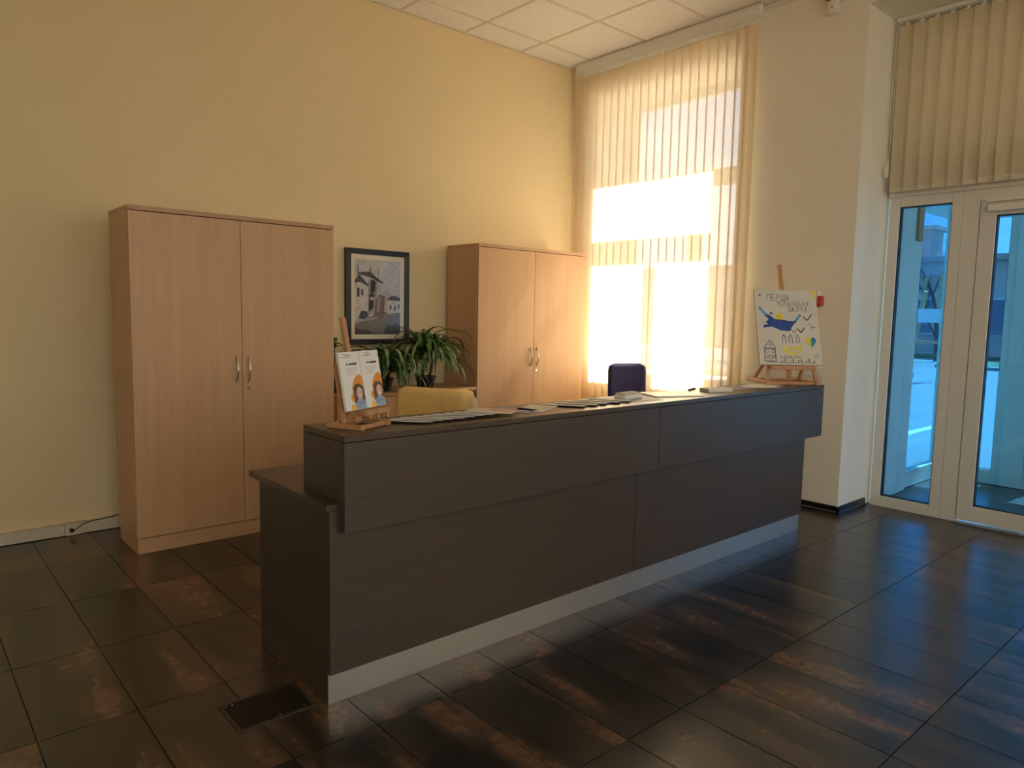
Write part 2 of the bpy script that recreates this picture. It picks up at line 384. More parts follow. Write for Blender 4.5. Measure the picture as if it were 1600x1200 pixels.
# scuff marks of old screws on the back wall
sm = MB()
for _ in range(16):
    a, b = 2.22+rng.uniform(-.035, .035), 2.17+rng.uniform(-.11, .11); r_ = rng.uniform(.002, .0045)
    sm.prism([(r_*math.cos(k*1.05), r_*math.sin(k*1.05)) for k in range(6)], lambda u, v_, w_: (a+u, YW-w_, b+v_), .0012)
obj('scuff_marks', sm, 'card_edge', parent=wall_back, kind='stuff')

# ------------------------------------------------------------------ windows
def make_window(name, y0, y1):
    root = obj(name, MB(), 'pvc_white', kind='structure') if False else None
    fr = MB(); xa, xb = XD-.02, XD+.055
    gy0, gy1 = y0+.09, y1-.10; gz0, gz1 = .94, 3.33
    m0, m1 = y0+.65, y0+.75; b0, b1 = 2.547, 2.669
    fr.box(xa, xb, y0, gy0, WZ0, WZ1).box(xa, xb, gy1, y1, WZ0, WZ1).box(xa, xb, gy0, gy1, WZ0, gz0).box(xa, xb, gy0, gy1, gz1, WZ1)
    root = obj(name, fr, 'pvc_white', kind='structure', bevel=.004)
    obj('transom_bar', MB().box(xa-.006, xb+.004, gy0, gy1, b0, b1), 'pvc_white', parent=root, bevel=.004)
    obj('mullion', MB().box(xa-.004, xb+.002, m0, m1, gz0, b0), 'pvc_white', parent=root, bevel=.004)
    for (p, q, c, d) in ((gy0, m0, gz0, b0), (m1, gy1, gz0, b0), (gy0, gy1, b1, gz1)):
        obj('pane', MB().box(XD+.014, XD+.02, p, q, c, d), 'clear_glass', parent=root)
        s_ = MB(); e = .012
        s_.box(xa-.003, xa+.03, p, p+e, c, d).box(xa-.003, xa+.03, q-e, q, c, d).box(xa-.003, xa+.03, p+e, q-e, c, c+e).box(xa-.003, xa+.03, p+e, q-e, d-e, d)
        obj('glazing_bead', s_, 'pvc_white', parent=root)
    obj('window_sill', MB().box(XP+.005, XD-.02, y0, y1, WZ0, WZ0+.03), 'pvc_white', parent=root, bevel=.006)
    return root
make_window('window_1', WY0, WY1)
make_window('fill_window_2', VY0, VY1)  # added out of view for more light in the room

# vertical blinds
def slat_mesh(name, wd, ln, mat):
    mb = MB(); n = 4
    for k in range(n+1):
        u = k/n-.5; mb.v.append((.006*(1-4*u*u), u*wd, 0)); 
    for k in range(n+1):
        u = k/n-.5; mb.v.append((.006*(1-4*u*u), u*wd, -ln))
    for k in range(n): mb.f.append((k, k+1, n+1+k+1, n+1+k)); mb.mi.append(0)
    return mesh(name, mb, mat, smooth=True)
def vertical_blind(label, x, ya, yb, ztop, zbot, pitch, wd, mat, tilt, group=None, weights=False, rail_over=.02, odd=(), hang=0, rh=.012):
    t_ = thing('vertical_blind', label, 'blind', (x, (ya+yb)/2, zbot), group=group)
    L = Vector(t_.location)
    rl = MB(); a, b = ya-rail_over, yb+rail_over; zt = ztop+.008
    rl.box(x-.022, x+.022, a, b, zt+.018, zt+.018+rh).box(x-.022, x-.016, a, b, zt, zt+.018).box(x+.016, x+.022, a, b, zt, zt+.018)
    hr = obj('head_rail', rl, 'white_plastic', parent=t_, world=True, bevel=.0015)
    if hang: obj('mounting_batten', MB().box(x-.012, x+.030, a, b, zt+.0182+rh, hang), 'ceiling_board', parent=t_, world=True, bevel=.002)
    n = round((yb-ya)/pitch); me = slat_mesh('slat', wd, ztop-.012-zbot, mat)
    hk = mesh('slat_hanger', MB().box(-.006, .006, -.012, .012, -.016, .004).box(-.002, .002, -.004, .004, .004, .022), 'white_plastic')
    wm = mesh('bottom_weight', MB().box(-.002, .002, -wd*.46, wd*.46, 0, .034), 'trunk_plastic')
    for k in range(n):
        y = ya+(yb-ya)*(k+.5)/n
        s_ = bpy.data.objects.new('slat', me); COL.objects.link(s_); s_.parent = t_; s_.location = (0, y-L.y, ztop-.012-L.z)
        s_.rotation_euler.z = R(tilt+rng.uniform(-1.6, 1.6)+(odd[k] if k < len(odd) else 0))
        h_ = bpy.data.objects.new('slat_hanger', hk); COL.objects.link(h_); h_.parent = t_; h_.location = (0, y-L.y, ztop-.012-L.z+.006)
        if weights:
            w_ = bpy.data.objects.new('bottom_weight', wm); COL.objects.link(w_); w_.parent = s_; w_.location = (-.003, 0, -(ztop-.012-zbot)+.002)
    if weights:
        ch = MB(); pts = []
        for k in range(n):
            y = ya+(yb-ya)*(k+.5)/n
            pts += [(x-.006, y-.03, zbot+.03), (x-.006, y, zbot+.024)]
        ch.tube(pts, .0014, 5); obj('link_chain', ch, 'white_plastic', parent=t_, world=True)
    return t_, L
vertical_blind('tall cream vertical blind covering the sunlit window beside the corner', 4.985, 2.982, 4.808, 3.582, .50, .083, .091, 'blind_fabric', 9, hang=H-.001, rh=.018)
vertical_blind('cream vertical blind on the unseen window added right of the entrance door', 4.985, VY0-.16, VY1+.16, 3.582, .50, .083, .091, 'blind_fabric', 9, hang=H-.001, rh=.018)  # hangs in the added window, out of view
t_, L = vertical_blind('beige vertical blind hanging above the glass entrance door', 5.488, -.14, 2.166, 3.462, 2.302, .0905, .098, 'blind_fabric_dense', 12, weights=True)
# pull cord of the door blind
cd = MB(); cd.tube([(5.46, 2.178, 3.46), (5.452, 2.182, 3.0), (5.44, 2.188, 2.56), (5.446, 2.180, 2.52), (5.452, 2.174, 2.56), (5.468, 2.172, 3.0), (5.476, 2.172, 3.46)], .002, 6)
cc = obj('pull_cord', cd, 'white_plastic', parent=t_, world=True)
cw = MB().box(5.436, 5.456, 2.170, 2.194, 2.40, 2.52); obj('cord_weight', cw, 'white_plastic', parent=t_, world=True, bevel=.003)

# ------------------------------------------------------------------ entrance: glazed screen, door and vestibule
def glazed(parent, x, y0, y1, z0, z1, fr, name='frame', dep=.07, glass='blue_glass', bot=None, beadmat='rubber'):
    bot = fr if bot is None else bot; m_ = MB()
    m_.box(x-dep/2, x+dep/2, y0, y0+fr, z0, z1).box(x-dep/2, x+dep/2, y1-fr, y1, z0, z1)
    m_.box(x-dep/2, x+dep/2, y0+fr, y1-fr, z0, z0+bot).box(x-dep/2, x+dep/2, y0+fr, y1-fr, z1-fr, z1)
    o = obj(name, m_, 'pvc_white', parent=parent, world=True, bevel=.004)
    g = obj('pane', MB().box(x-.006, x+.006, y0+fr, y1-fr, z0+bot, z1-fr), glass, parent=parent, world=True)
    e = .006; s_ = MB(); a, b, c, d = y0+fr, y1-fr, z0+bot, z1-fr
    s_.box(x-.022, x+.022, a, a+e, c, d).box(x-.022, x+.022, b-e, b, c, d).box(x-.022, x+.022, a+e, b-e, c, c+e).box(x-.022, x+.022, a+e, b-e, d-e, d)
    obj('gasket', s_, beadmat, parent=parent, world=True)
    return o
scr = thing('entrance_screen', 'white framed glass screen with sidelights around the entrance door', 'glass screen', (XD+.035, 1.0, 0))
xs_ = XD+.035
glazed(scr, xs_, 1.712, 2.190, 0, 2.276, .070, 'sidelight_frame', bot=.082)
glazed(scr, xs_, -.19, .25, 0, 2.276, .070, 'sidelight_frame', bot=.082)
obj('door_jamb', MB().box(XD-.003, xs_+.05, 1.612, 1.712, 0, 2.276), 'pvc_white', parent=scr, world=True, bevel=.004)
obj('door_jamb', MB().box(XD-.003, xs_+.05, .25, .35, 0, 2.276), 'pvc_white', parent=scr, world=True, bevel=.004)
obj('door_head', MB().box(XD+.002, xs_+.05, .35, 1.612, 2.198, 2.276), 'pvc_white', parent=scr, world=True, bevel=.004)
obj('transom_rail', MB().box(XD-.012, xs_+.05, -.195, 2.195, 2.276, 2.330), 'pvc_white', parent=scr, world=True, bevel=.004)
glazed(scr, xs_, .95, 2.190, 2.330, 3.49, .070, 'transom_frame', glass='clear_glass')
glazed(scr, xs_, -.19, .95, 2.330, 3.49, .070, 'transom_frame', glass='clear_glass')
obj('dimming_panel', MB().box(EX-.06, EX-.03, DY0+.003, DY1-.003, 2.335, DZ1-.003), 'transom_dimmer', parent=scr, world=True)  # added unseen behind the door blind, holds back the daylight on it
obj('threshold', MB().box(XD-.03, xs_+.05, .35, 1.612, .0, .012), 'aluminium', parent=scr, world=True, bevel=.003)
door = thing('entrance_door', 'white framed glass entrance door beside the narrow sidelight', 'door', (XD+.02, 1.0, .022))
glazed(door, XD+.025, .355, 1.606, .024, 2.192, .095, 'door_frame', bot=.108)
hd = MB(); hd.tube([(XD-.012, .42, 1.06), (XD-.06, .42, 1.06), (XD-.065, .43, 1.06), (XD-.065, .54, 1.06)], .010, 10)
hd.box(XD-.020, XD-.008, .405, .435, .96, 1.16); obj('door_handle', hd, 'steel', parent=door, world=True, smooth=False)
cl = MB().box(XD-.055, XD-.010, 1.28, 1.555, 2.118, 2.165); cb_ = obj('door_closer', cl, 'white_plastic', parent=scr, world=True, bevel=.006)
obj('closer_arm', MB().bar((XD-.035, 1.30, 2.172), (XD-.035, 1.10, 2.176), .02, .008).bar((XD-.035, 1.56, 2.190), (XD-.035, 1.28, 2.190), .022, .016), 'white_plastic', parent=scr, world=True)

vest = thing('vestibule', 'white framed glass vestibule standing outside the entrance door', 'vestibule', (6.5, 1.0, -.02))
obj('vestibule_floor', MB().box(EX, 7.22, -.4, 2.30, -.10, -.003), 'floor_tile', parent=vest, world=True)
obj('side_wall', MB().box(EX+.001, 6.285, 2.205, 2.42, 0, 2.46), 'facade', parent=vest, world=True)
def glazed_x(parent, y, x0, x1, z0, z1, fr, bot):
    m_ = MB(); m_.box(x0, x0+fr, y-.035, y+.035, z0, z1).box(x1-fr, x1, y-.035, y+.035, z0, z1).box(x0+fr, x1-fr, y-.035, y+.035, z0, z0+bot).box(x0+fr, x1-fr, y-.035, y+.035, z1-fr, z1)
    obj('side_frame', m_, 'pvc_white', parent=parent, world=True, bevel=.004)
    obj('pane', MB().box(x0+fr, x1-fr, y-.006, y+.006, z0+bot, z1-fr), 'blue_glass', parent=parent, world=True)
glazed_x(vest, 2.262, 6.286, 7.14, 0, 2.46, .05, .14)
glazed(vest, 7.175, 1.765, 2.297, 0, 2.46, .06, 'front_frame', bot=.12)
obj('front_post', MB().box(7.13, 7.22, 1.60, 1.765, 0, 2.46), 'pvc_white', parent=vest, world=True, bevel=.004)
glazed(vest, 7.175, .30, 1.60, 0, 2.46, .10, 'outer_door_frame', bot=.12)
glazed(vest, 7.175, -.40, .30, 0, 2.46, .06, 'front_frame', bot=.12)
obj('canopy', MB().box(EX+.001, 8.75, -2.0, 2.75, 2.47, 2.62), 'soffit', parent=vest, world=True)
obj('corner_board', MB().box(6.14, 6.24, 2.185, 2.2045, 2.02, 2.46), 'timber_orange', parent=vest, world=True)

# ------------------------------------------------------------------ outside
obj('ground', MB().box(-60, 60, -60, 70, -.5, -.125), 'asphalt', kind='structure')
obj('ground_lawn', MB().box(27, 33.5, -60, 8.7, -.2, -.06).box(33.5, 60, -60, 70, -.2, -.05), 'grass', kind='structure')
obj('ground_kerb', MB().box(26.7, 27, -60, 8.7, -.2, -.02).box(21, 21.2, 7.4, 60, -.2, .0), 'kerb', kind='structure')
pl = MB()
for k in range(12): pl.box(8.6, 13.6, -12+k*2.5+.6, -12+k*2.5+.72, -.125, -.121)
obj('ground_marking', pl, 'road_paint', kind='structure')
def building(label, x0, x1, y0, y1, h, mat, nwin, rows, roof=None, win=(1.4, 1.5)):
    b = thing('building', label, 'building', ((x0+x1)/2, (y0+y1)/2, -.1))
    obj('walls', MB().box(x0, x1, y0, y1, -.1, h), mat, parent=b, world=True)
    rf = MB().box(x0-.3, x1+.3, y0-.3, y1+.3, h, h+.25); obj('roof', rf, roof or 'render_pale', parent=b, world=True)
    for r_ in range(rows):
        for k in range(nwin):
            yc = y0+(y1-y0)*(k+.5)/nwin; z0 = .9+r_*3.0
            if z0+win[1] > h: continue
            wf = obj('window', MB().box(x0-.06, x0+.02, yc-win[0]/2-.08, yc+win[0]/2+.08, z0-.08, z0+win[1]+.08), 'render_pale', parent=b, world=True)
            obj('pane', MB().box(x0-.08, x0-.062, yc-win[0]/2, yc+win[0]/2, z0, z0+win[1]).move(-Vector(b.location)), 'far_glass', parent=wf)
    return b
building('long low terracotta building across the parking lot', 36, 46, 4.5, 34, 4.1, 'render_pink', 9, 1, 'render_brick')
building('taller terracotta block rising behind the long low building', 50, 52, 17.0, 18.35, 7.2, 'render_brick', 1, 2, 'render_brick')
building('pale low building behind the lawn right of the terracotta one', 42, 52, -16, 3.5, 3.6, 'render_pale', 6, 1, 'render_brick')
def tree(label, base, h, seed):
    rg = random.Random(seed); tr = thing('bare_tree', label, 'tree', base, group='bare trees across the parking lot')
    trunk = MB(); twigs = MB()
    def grow(p, d, L, r_, lv, mb):
        n = 4; pts = [p]; rr = [r_]
        for k in range(n):
            d = (d + Vector((rg.uniform(-.16, .16), rg.uniform(-.16, .16), rg.uniform(-.04, .12)))).normalized()
            pts.append(pts[-1]+d*(L/n)); rr.append(r_*(1-.5*(k+1)/n))
        mb.tube(pts, rr, 5 if lv < 2 else 3)
        if lv < 4:
            for k in range(5 if lv else 7):
                i = rg.randint(1, n); a = rg.uniform(0, 6.28); e = d.orthogonal().normalized(); f_ = d.cross(e)
                nd = (d*.75 + (e*math.cos(a)+f_*math.sin(a))*rg.uniform(.5, .9)).normalized()
                grow(pts[i], nd, L*rg.uniform(.5, .72), rr[i]*.6, lv+1, twigs)
    grow(Vector((0, 0, 0)), Vector((0, 0, 1)), h*.42, .10, 0, trunk)
    obj('trunk', trunk, 'bark', parent=tr); obj('branches', twigs, 'bark', parent=tr)
tree('bare tree seen through the narrow sidelight', (30.5, 9.9, -.1), 8.0, 3)
tree('bare tree seen through the entrance door glass', (34.0, 2.2, -.1), 7.0, 11)
af = thing('trestle_stand', 'wooden A-frame stand with white panels outside across the lot', 'stand', (20.2, 6.75, -.125), R(20))
for sy in (-.42, .42):
    obj('leg', MB().bar((-.35, sy, 0), (.25, sy*.35, 2.75), .06, .06), 'timber_orange', parent=af)
    obj('leg', MB().bar((.75, sy, 0), (.05, sy*.35, 2.3), .06, .06), 'timber_orange', parent=af)
obj('panel', MB().box(-.10, -.05, -.30, .30, 1.5, 1.85), 'board_white', parent=af)
obj('cross_bar', MB().bar((-.16, -.30, 1.0), (-.16, .30, 1.0), .08, .08), 'timber_orange', parent=af)

# ------------------------------------------------------------------ reception desk
desk = thing('reception_desk', 'long dark wenge reception desk with raised counter and aluminium kick plate', 'desk', (2.9, 2.45, 0))
def dp(name, mb, mat, bevel=.0015, **k): return obj(name, mb, mat, parent=desk, world=True, bevel=bevel, **k)
UX0, UX1, UY0, UY1, UZ0, UZ1 = 1.153, 4.635, 2.156, 2.470, .624, .962
LX0, LX1, LY0, LY1 = 1.117, 4.494, 2.196, 2.80
KZ = .112; SU, SL = 2.886, 2.768
dp('counter_top', MB().box(UX0, SU-.0008, UY0-.001, UY1, UZ1-.022, UZ1), 'wenge_top')
dp('counter_top', MB().box(SU+.0008, UX1, UY0-.001, UY1, UZ1-.022, UZ1), 'wenge_top')
dp('counter_front', MB().box(UX0, SU-.002, UY0, UY0+.022, UZ0, UZ1-.0245), 'wenge')
dp('counter_front', MB().box(SU+.002, UX1, UY0, UY0+.022, UZ0, UZ1-.0245), 'wenge')
for x in (UX0, UX1-.022): dp('counter_end', MB().box(x, x+.022, UY0+.0225, UY1, .7236 if x < 2 else UZ0, UZ1-.0245), 'wenge_side')
dp('counter_end', MB().box(UX0, UX0+.022, UY0+.0225, 2.1955, UZ0, .723), 'wenge_side')
dp('counter_back', MB().box(UX0+.0225, UX1-.0225, UY1-.020, UY1-.002, .7236, UZ1-.0245), 'wenge')
dp('counter_base', MB().box(UX0+.0225, UX1-.0225, UY0+.0225, LY0-.0005, UZ0, UZ0+.018), 'wenge')
dp('lower_front', MB().box(LX0, SL-.002, LY0, LY0+.022, KZ, .697), 'wenge')
dp('lower_front', MB().box(SL+.002, LX1, LY0, LY0+.022, KZ, .697), 'wenge')
dp('kick_plate', MB().box(LX0-.001, SL-.002, 2.208, 2.2155, 0, KZ-.001), 'aluminium', .001)
dp('kick_plate', MB().box(SL+.002, LX1, 2.208, 2.2155, 0, KZ-.001), 'aluminium', .001)
dp('end_panel', MB().box(LX0, LX0+.025, LY0+.0225, LY1, KZ+.0, .697).box(LX0, LX0+.025, 2.216, LY1, 0, KZ), 'wenge_side')
dp('end_panel', MB().box(LX1-.025, LX1, LY0+.0225, LY1, KZ+.0, .697).box(LX1-.025, LX1, 2.216, LY1, 0, KZ), 'wenge_side')
dp('inner_panel', MB().box(SL-.0125, SL+.0125, LY0+.04, LY1, 0, .697), 'wenge_side')
dp('worktop', MB().box(LX0-.012, SL+.1, 2.1965, 2.878, .698, .723), 'wenge_top')
dp('worktop', MB().box(SL+.1015, LX1+.012, 2.1965, 2.878, .698, .723), 'wenge_top')

# ------------------------------------------------------------------ beech cabinets
def bow_handle(parent, x, y, zc, ln=.155, out=.028, bend=0):
    n = 10; pts = []
    for k in range(n+1):
        u = k/n; pts.append((x+bend*math.sin(math.pi*u), y-out*math.sin(math.pi*u)-.001, zc-ln/2+ln*u))
    return pts
def tall_cabinet(label, x0, x1, y0, y1, h, zh):
    c = thing('wardrobe_cabinet', label, 'cabinet', ((x0+x1)/2, (y0+y1)/2, 0), group=None)
    P = lambda n, mb, m, **k: obj(n, mb, m, parent=c, world=True, **k)
    P('side_panel', MB().box(x0, x0+.020, y0+.021, y1, .088, h-.0255), 'beech', bevel=.001)
    P('side_panel', MB().box(x1-.020, x1, y0+.021, y1, .088, h-.0255), 'beech', bevel=.001)
    P('back_panel', MB().box(x0+.020, x1-.020, y1-.010, y1-.002, .09, h-.026), 'beech')
    P('bottom_panel', MB().box(x0+.0205, x1-.0205, y0+.022, y1-.011, .0885, .108), 'beech')
    P('top_panel', MB().box(x0-.001, x1+.001, y0-.001, y1, h-.025, h), 'beech_edge', bevel=.0015)
    P('plinth', MB().box(x0+.002, x1-.002, y0+.004, y1-.02, 0, .083), 'beech_flat', bevel=.001)
    P('plinth_strip', MB().box(x0+.001, x1-.001, y0+.006, y1-.01, .0832, .0878), 'beech_edge')
    xm = (x0+x1)/2
    for s_, a, b in ((-1, x0+.002, xm-.0015), (1, xm+.0015, x1-.002)):
        d = P('door', MB().box(a, b, y0, y0+.019, .092, h-.0295), 'beech', bevel=.001)
        xc = xm+s_*.036
        hb = MB().tube(bow_handle(None, xc, y0, zh), .0048, 8)
        for dz in (-.0775, .0775): hb.lathe([(0, 0), (.007, 0), (.007, .004), (0, .004)], 10, (0, 0, 0)) if False else None
        obj('handle', hb.move(-Vector(c.location)), 'steel', parent=d, smooth=True)
        if s_ > 0:
            lk = MB(); prof = [(.0001, -.006), (.010, -.006), (.010, 0), (.0001, 0)]
            lk.lathe(prof, 14); lk.xf(Matrix.Translation((xc-.002, y0-.0005, zh-.115)) @ Matrix.Rotation(R(-90), 4, 'X') @ Matrix.Translation((0, 0, 0)))
            obj('lock', lk.move(-Vector(c.location)), 'steel', parent=d)
    return c
tall_cabinet('tall beech two-door cabinet left of the framed picture', 1.0156, 2.2204, 4.287, 4.700, 1.9275, 1.02)
tall_cabinet('tall beech two-door cabinet right of the plants beside the window', 3.5853, 4.817, 4.497, 4.912, 1.9405, 1.02)
# low cabinet under the plants
lc = thing('low_cabinet', 'low beech cupboard carrying the potted plants between the tall cabinets', 'cabinet', (2.96, 4.7, 0))
P = lambda n, mb, m, **k: obj(n, mb, m, parent=lc, world=True, **k)
P('top_panel', MB().box(2.345, 3.580, 4.497, 4.92, .768, .792), 'beech_edge', bevel=.0015)
for x in (2.35, 3.06, 3.557): P('side_panel', MB().box(x, x+.018, 4.52, 4.91, .07, .7675), 'beech', bevel=.001)
P('back_panel', MB().box(2.3685, 3.5565, 4.90, 4.909, .07, .7675), 'beech')
P('bottom_panel', MB().box(2.3685, 3.0595, 4.52, 4.899, .07, .088).box(3.0785, 3.5565, 4.52, 4.899, .07, .088), 'beech')
P('plinth', MB().box(2.352, 3.573, 4.53, 4.90, 0, .0695), 'beech_flat')
P('shelf', MB().box(3.0785, 3.5565, 4.54, 4.899, .42, .438), 'beech_edge')
for a, b in ((2.352, 2.705), (2.708, 3.068)):
    d = P('door', MB().box(a, b, 4.500, 4.519, .075, .764), 'beech', bevel=.001)
    xc = 2.67 if a < 2.5 else 2.745
    obj('handle', MB().tube(bow_handle(None, xc, 4.5, .60), .0048, 8).move(-Vector(lc.location)), 'steel', parent=d, smooth=True)

# ------------------------------------------------------------------ picture on the wall
pic = thing('framed_picture', 'framed monochrome photograph of an old house on the back wall', 'picture', (2.9318, YW, 1.126))
px0, px1, pz0, pz1 = 2.6494, 3.2141, 1.1257, 1.8592; fw_ = .048
fr = MB(); n_ = [(px0, pz0), (px1, pz0), (px1, pz1), (px0, pz1)]
ins = [(px0+fw_, pz0+fw_*.88), (px1-fw_*.88, pz0+fw_*.88), (px1-fw_*.88, pz1-fw_*.88), (px0+fw_, pz1-fw_*.88)]
for k in range(4):
    a, b, c, d = n_[k], n_[(k+1) % 4], ins[(k+1) % 4], ins[k]
    fr.add([(a[0], YW-.028, a[1]), (b[0], YW-.028, b[1]), (c[0], YW-.022, c[1]), (d[0], YW-.022, d[1]), (a[0], YW-.001, a[1]), (b[0], YW-.001, b[1]), (c[0], YW-.001, c[1]), (d[0], YW-.001, d[1])],
           [(0, 1, 2, 3), (4, 7, 6, 5), (0, 4, 5, 1), (2, 6, 7, 3), (0, 3, 7, 4), (1, 5, 6, 2)])
obj('frame', fr, 'picture_black', parent=pic, world=True)
obj('mat', MB().box(px0+.03, px1-.03, YW-.016, YW-.002, pz0+.03, pz1-.03), 'mat_board', parent=pic, world=True)
def flat(polys, fn, mats, step=.00025):
    """flat print: list of (material, polygon in 0..1) laid on fn(u,v,w)"""
    mb = MB()
    for k, (m_, poly) in enumerate(polys):
        mb.prism(poly, fn, step*(k+1), mats.index(m_))
    return mb
def rect(a, b, c, d): return [(a, c), (b, c), (b, d), (a, d)]
pm = ['print_sky', 'print_wall', 'print_wall_dim', 'print_roof', 'print_dark', 'print_road', 'print_bush', 'print_brown', 'print_mist']
PR = [('print_sky', rect(0, 1, 0, 1)), ('print_mist', [(0, .2), (1, .2), (1, .48), (.75, .56), (.55, .62), (0, .62)]),
      ('print_road', [(0, 0), (1, 0), (1, .30), (.6, .30), (.3, .22), (0, .14)]),
      ('print_wall', [(0, .20), (.30, .26), (.30, .70), (0, .72)]), ('print_wall_dim', [(.28, .26), (.46, .34), (.48, .72), (.28, .74)]),
      ('print_roof', [(0, .72), (.10, .80), (.30, .66), (.28, .64), (.12, .70), (0, .68)]),
      ('print_roof', [(.06, .82), (.32, .84), (.62, .70), (.60, .685), (.34, .76), (.10, .80)]),
      ('print_dark', [(.34, .55), (.44, .58), (.45, .72), (.34, .74)]), ('print_dark', [(.30, .30), (.40, .36), (.42, .56), (.31, .54)]),
      ('print_dark', rect(.05, .10, .50, .62)), ('print_dark', rect(.14, .18, .52, .60)), ('print_wall', rect(.33, .41, .46, .50)),
      ('print_brown', [(.40, .16), (.62, .22), (.66, .52), (.52, .54), (.44, .44)]), ('print_wall_dim', [(.47, .30), (.53, .30), (.57, .52), (.50, .53)]),
      ('print_wall', [(.70, .28), (1, .30), (1, .46), (.72, .46)]), ('print_roof', [(.66, .46), (.84, .53), (1, .50), (1, .46), (.72, .47)]),
      ('print_dark', rect(.76, .80, .34, .40)), ('print_dark', rect(.86, .90, .33, .39)), ('print_dark', rect(.95, .98, .35, .41)),
      ('print_bush', [(.62, 0), (1, 0), (1, .12), (.9, .15), (.8, .11), (.7, .13)]), ('print_bush', [(.08, .22), (.14, .32), (.26, .31), (.30, .24), (.2, .2)]),
      ('print_mist', [(.02, .15), (.5, .22), (.5, .235), (.02, .17)]), ('print_bush', [(0, 0), (.5, 0), (.3, .05), (0, .09)]),
      ('print_dark', [(.06, .78), (.075, .78), (.075, .92), (.06, .92)]), ('print_dark', [(.33, .84), (.34, .84), (.345, .91), (.335, .91)]),
      ('print_dark', [(.50, .76), (.508, .76), (.508, .88), (.50, .88)])]
q0, q1, q2, q3 = 2.7285, 3.135, 1.204, 1.781
obj('print', flat(PR, lambda u, v_, w_: (q0+(q1-q0)*u, YW-.016-w_, q2+(q3-q2)*v_), pm, .00008), pm, parent=pic, world=True)
obj('glass', MB().box(px0+.044, px1-.040, YW-.0205, YW-.0195, pz0+.040, pz1-.040), 'picture_glass', parent=pic, world=True)

# ------------------------------------------------------------------ cable trunking on the back wall
tk = thing('cable_trunking', 'cream plastic cable trunking along the foot of the back wall', 'trunking', (.2, YW-.02, 0))
obj('trunk_cover', MB().box(XMIN+.02, .765, YW-.045, YW-.001, .004, .070), 'trunk_plastic', parent=tk, world=True, bevel=.003)
obj('trunk_cover', MB().box(.855, 2.25, YW-.045, YW-.001, .004, .070), 'trunk_plastic', parent=tk, world=True, bevel=.003)
sk = obj('socket_plate', MB().box(.766, .854, YW-.052, YW-.001, .002, .074), 'trunk_plastic', parent=tk, world=True, bevel=.003)
pc = thing('power_cable', 'thin dark cable plugged into the trunking beside the tall cabinet', 'cable', (.80, YW-.06, .03))
obj('plug', MB().tube([(.800, YW-.0525, .036), (.800, YW-.075, .036), (.806, YW-.085, .037)], [.013, .012, .006], 10), 'rubber', parent=pc, world=True, smooth=True)
obj('cord', MB().tube([(.806, YW-.085, .037), (.822, YW-.09, .050), (.85, YW-.085, .068), (.90, YW-.07, .078), (.96, YW-.062, .080), (1.02, YW-.062, .086), (1.08, YW-.065, .098), (1.16, YW-.066, .11)], .003, 6), 'rubber', parent=pc, world=True)

# floor hatch by the desk end
ht = thing('floor_hatch', 'dark rectangular floor outlet hatch beside the end of the desk', 'floor hatch', (.95, 2.343, 0))
hx0, hx1, hy0, hy1 = .815, 1.083, 2.240, 2.440
hf = MB()
for a in ((hx0, hx1, hy0, hy0+.010), (hx0, hx1, hy1-.010, hy1), (hx0, hx0+.010, hy0+.010, hy1-.010), (hx1-.010, hx1, hy0+.010, hy1-.010)): hf.box(*a, 0, .004)
obj('hatch_frame', hf, 'hatch_metal', parent=ht, world=True)
obj('lid', MB().box(hx0+.013, hx1-.013, hy0+.013, hy1-.013, .0, .0025), 'hatch_lid', parent=ht, world=True)
obj('lid_edge', MB().box(hx0+.0101, hx1-.0101, hy0+.0101, hy1-.0101, .0, .001), 'rubber', parent=ht, world=True)
for a, b in ((hx0+.02, hy1-.022), (hx0+.042, hy1-.022), (hx1-.03, hy0+.022), (hx1-.12, hy0+.02)):
    obj('screw', MB().lathe([(.0001, .0035), (.004, .0035), (.005, .0024)], 8, (a, b, 0)), 'steel', parent=ht, world=True)

# ------------------------------------------------------------------ fittings on the pier
cp = thing('call_point', 'small white and red alarm call point on the pier behind the poster', 'call point', (XP, 2.437, 1.49))
obj('housing', MB().box(XP-.055, XP-.0005, 2.430, 2.515, 1.53, 1.59), 'white_plastic', parent=cp, world=True, bevel=.006)
obj('red_flap', MB().box(XP-.06, XP-.003, 2.404, 2.426, 1.485, 1.556).box(XP-.06, XP-.003, 2.4265, 2.47, 1.478, 1.502), 'red_plastic', parent=cp, world=True, bevel=.004)
ls = thing('light_switch', 'white double light switch low on the pier beside the easel', 'switch', (XP, 2.43, .97))
for y in (2.375, 2.452):
    pl_ = obj('switch_plate', MB().box(XP-.010, XP-.0005, y, y+.073, .970, 1.045), 'white_plastic', parent=ls, world=True, bevel=.003)
    obj('rocker', MB().box(XP-.016, XP-.0101, y+.012, y+.061, .982, 1.033).move(-Vector(ls.location)), 'white_plastic', parent=pl_, bevel=.002)
al = thing('alarm_sounder', 'red and white alarm sounder high on the pier', 'alarm', (XP, 2.44, 3.50))
obj('sounder_base', MB().box(XP-.075, XP-.0005, 2.405, 2.475, 3.49, 3.575), 'white_plastic', parent=al, world=True, bevel=.010)
obj('red_lens', MB().box(XP-.085, XP-.0005, 2.385, 2.49, 3.5755, 3.66), 'red_plastic', parent=al, world=True, bevel=.012)
obj('eye', MB().lathe([(.0001, 0), (.006, 0), (.005, .003), (.0001, .004)], 10).xf(Matrix.Translation((XP-.0755, 2.44, 3.525)) @ Matrix.Rotation(R(-90), 4, 'Y')), 'rubber', parent=al, world=True)

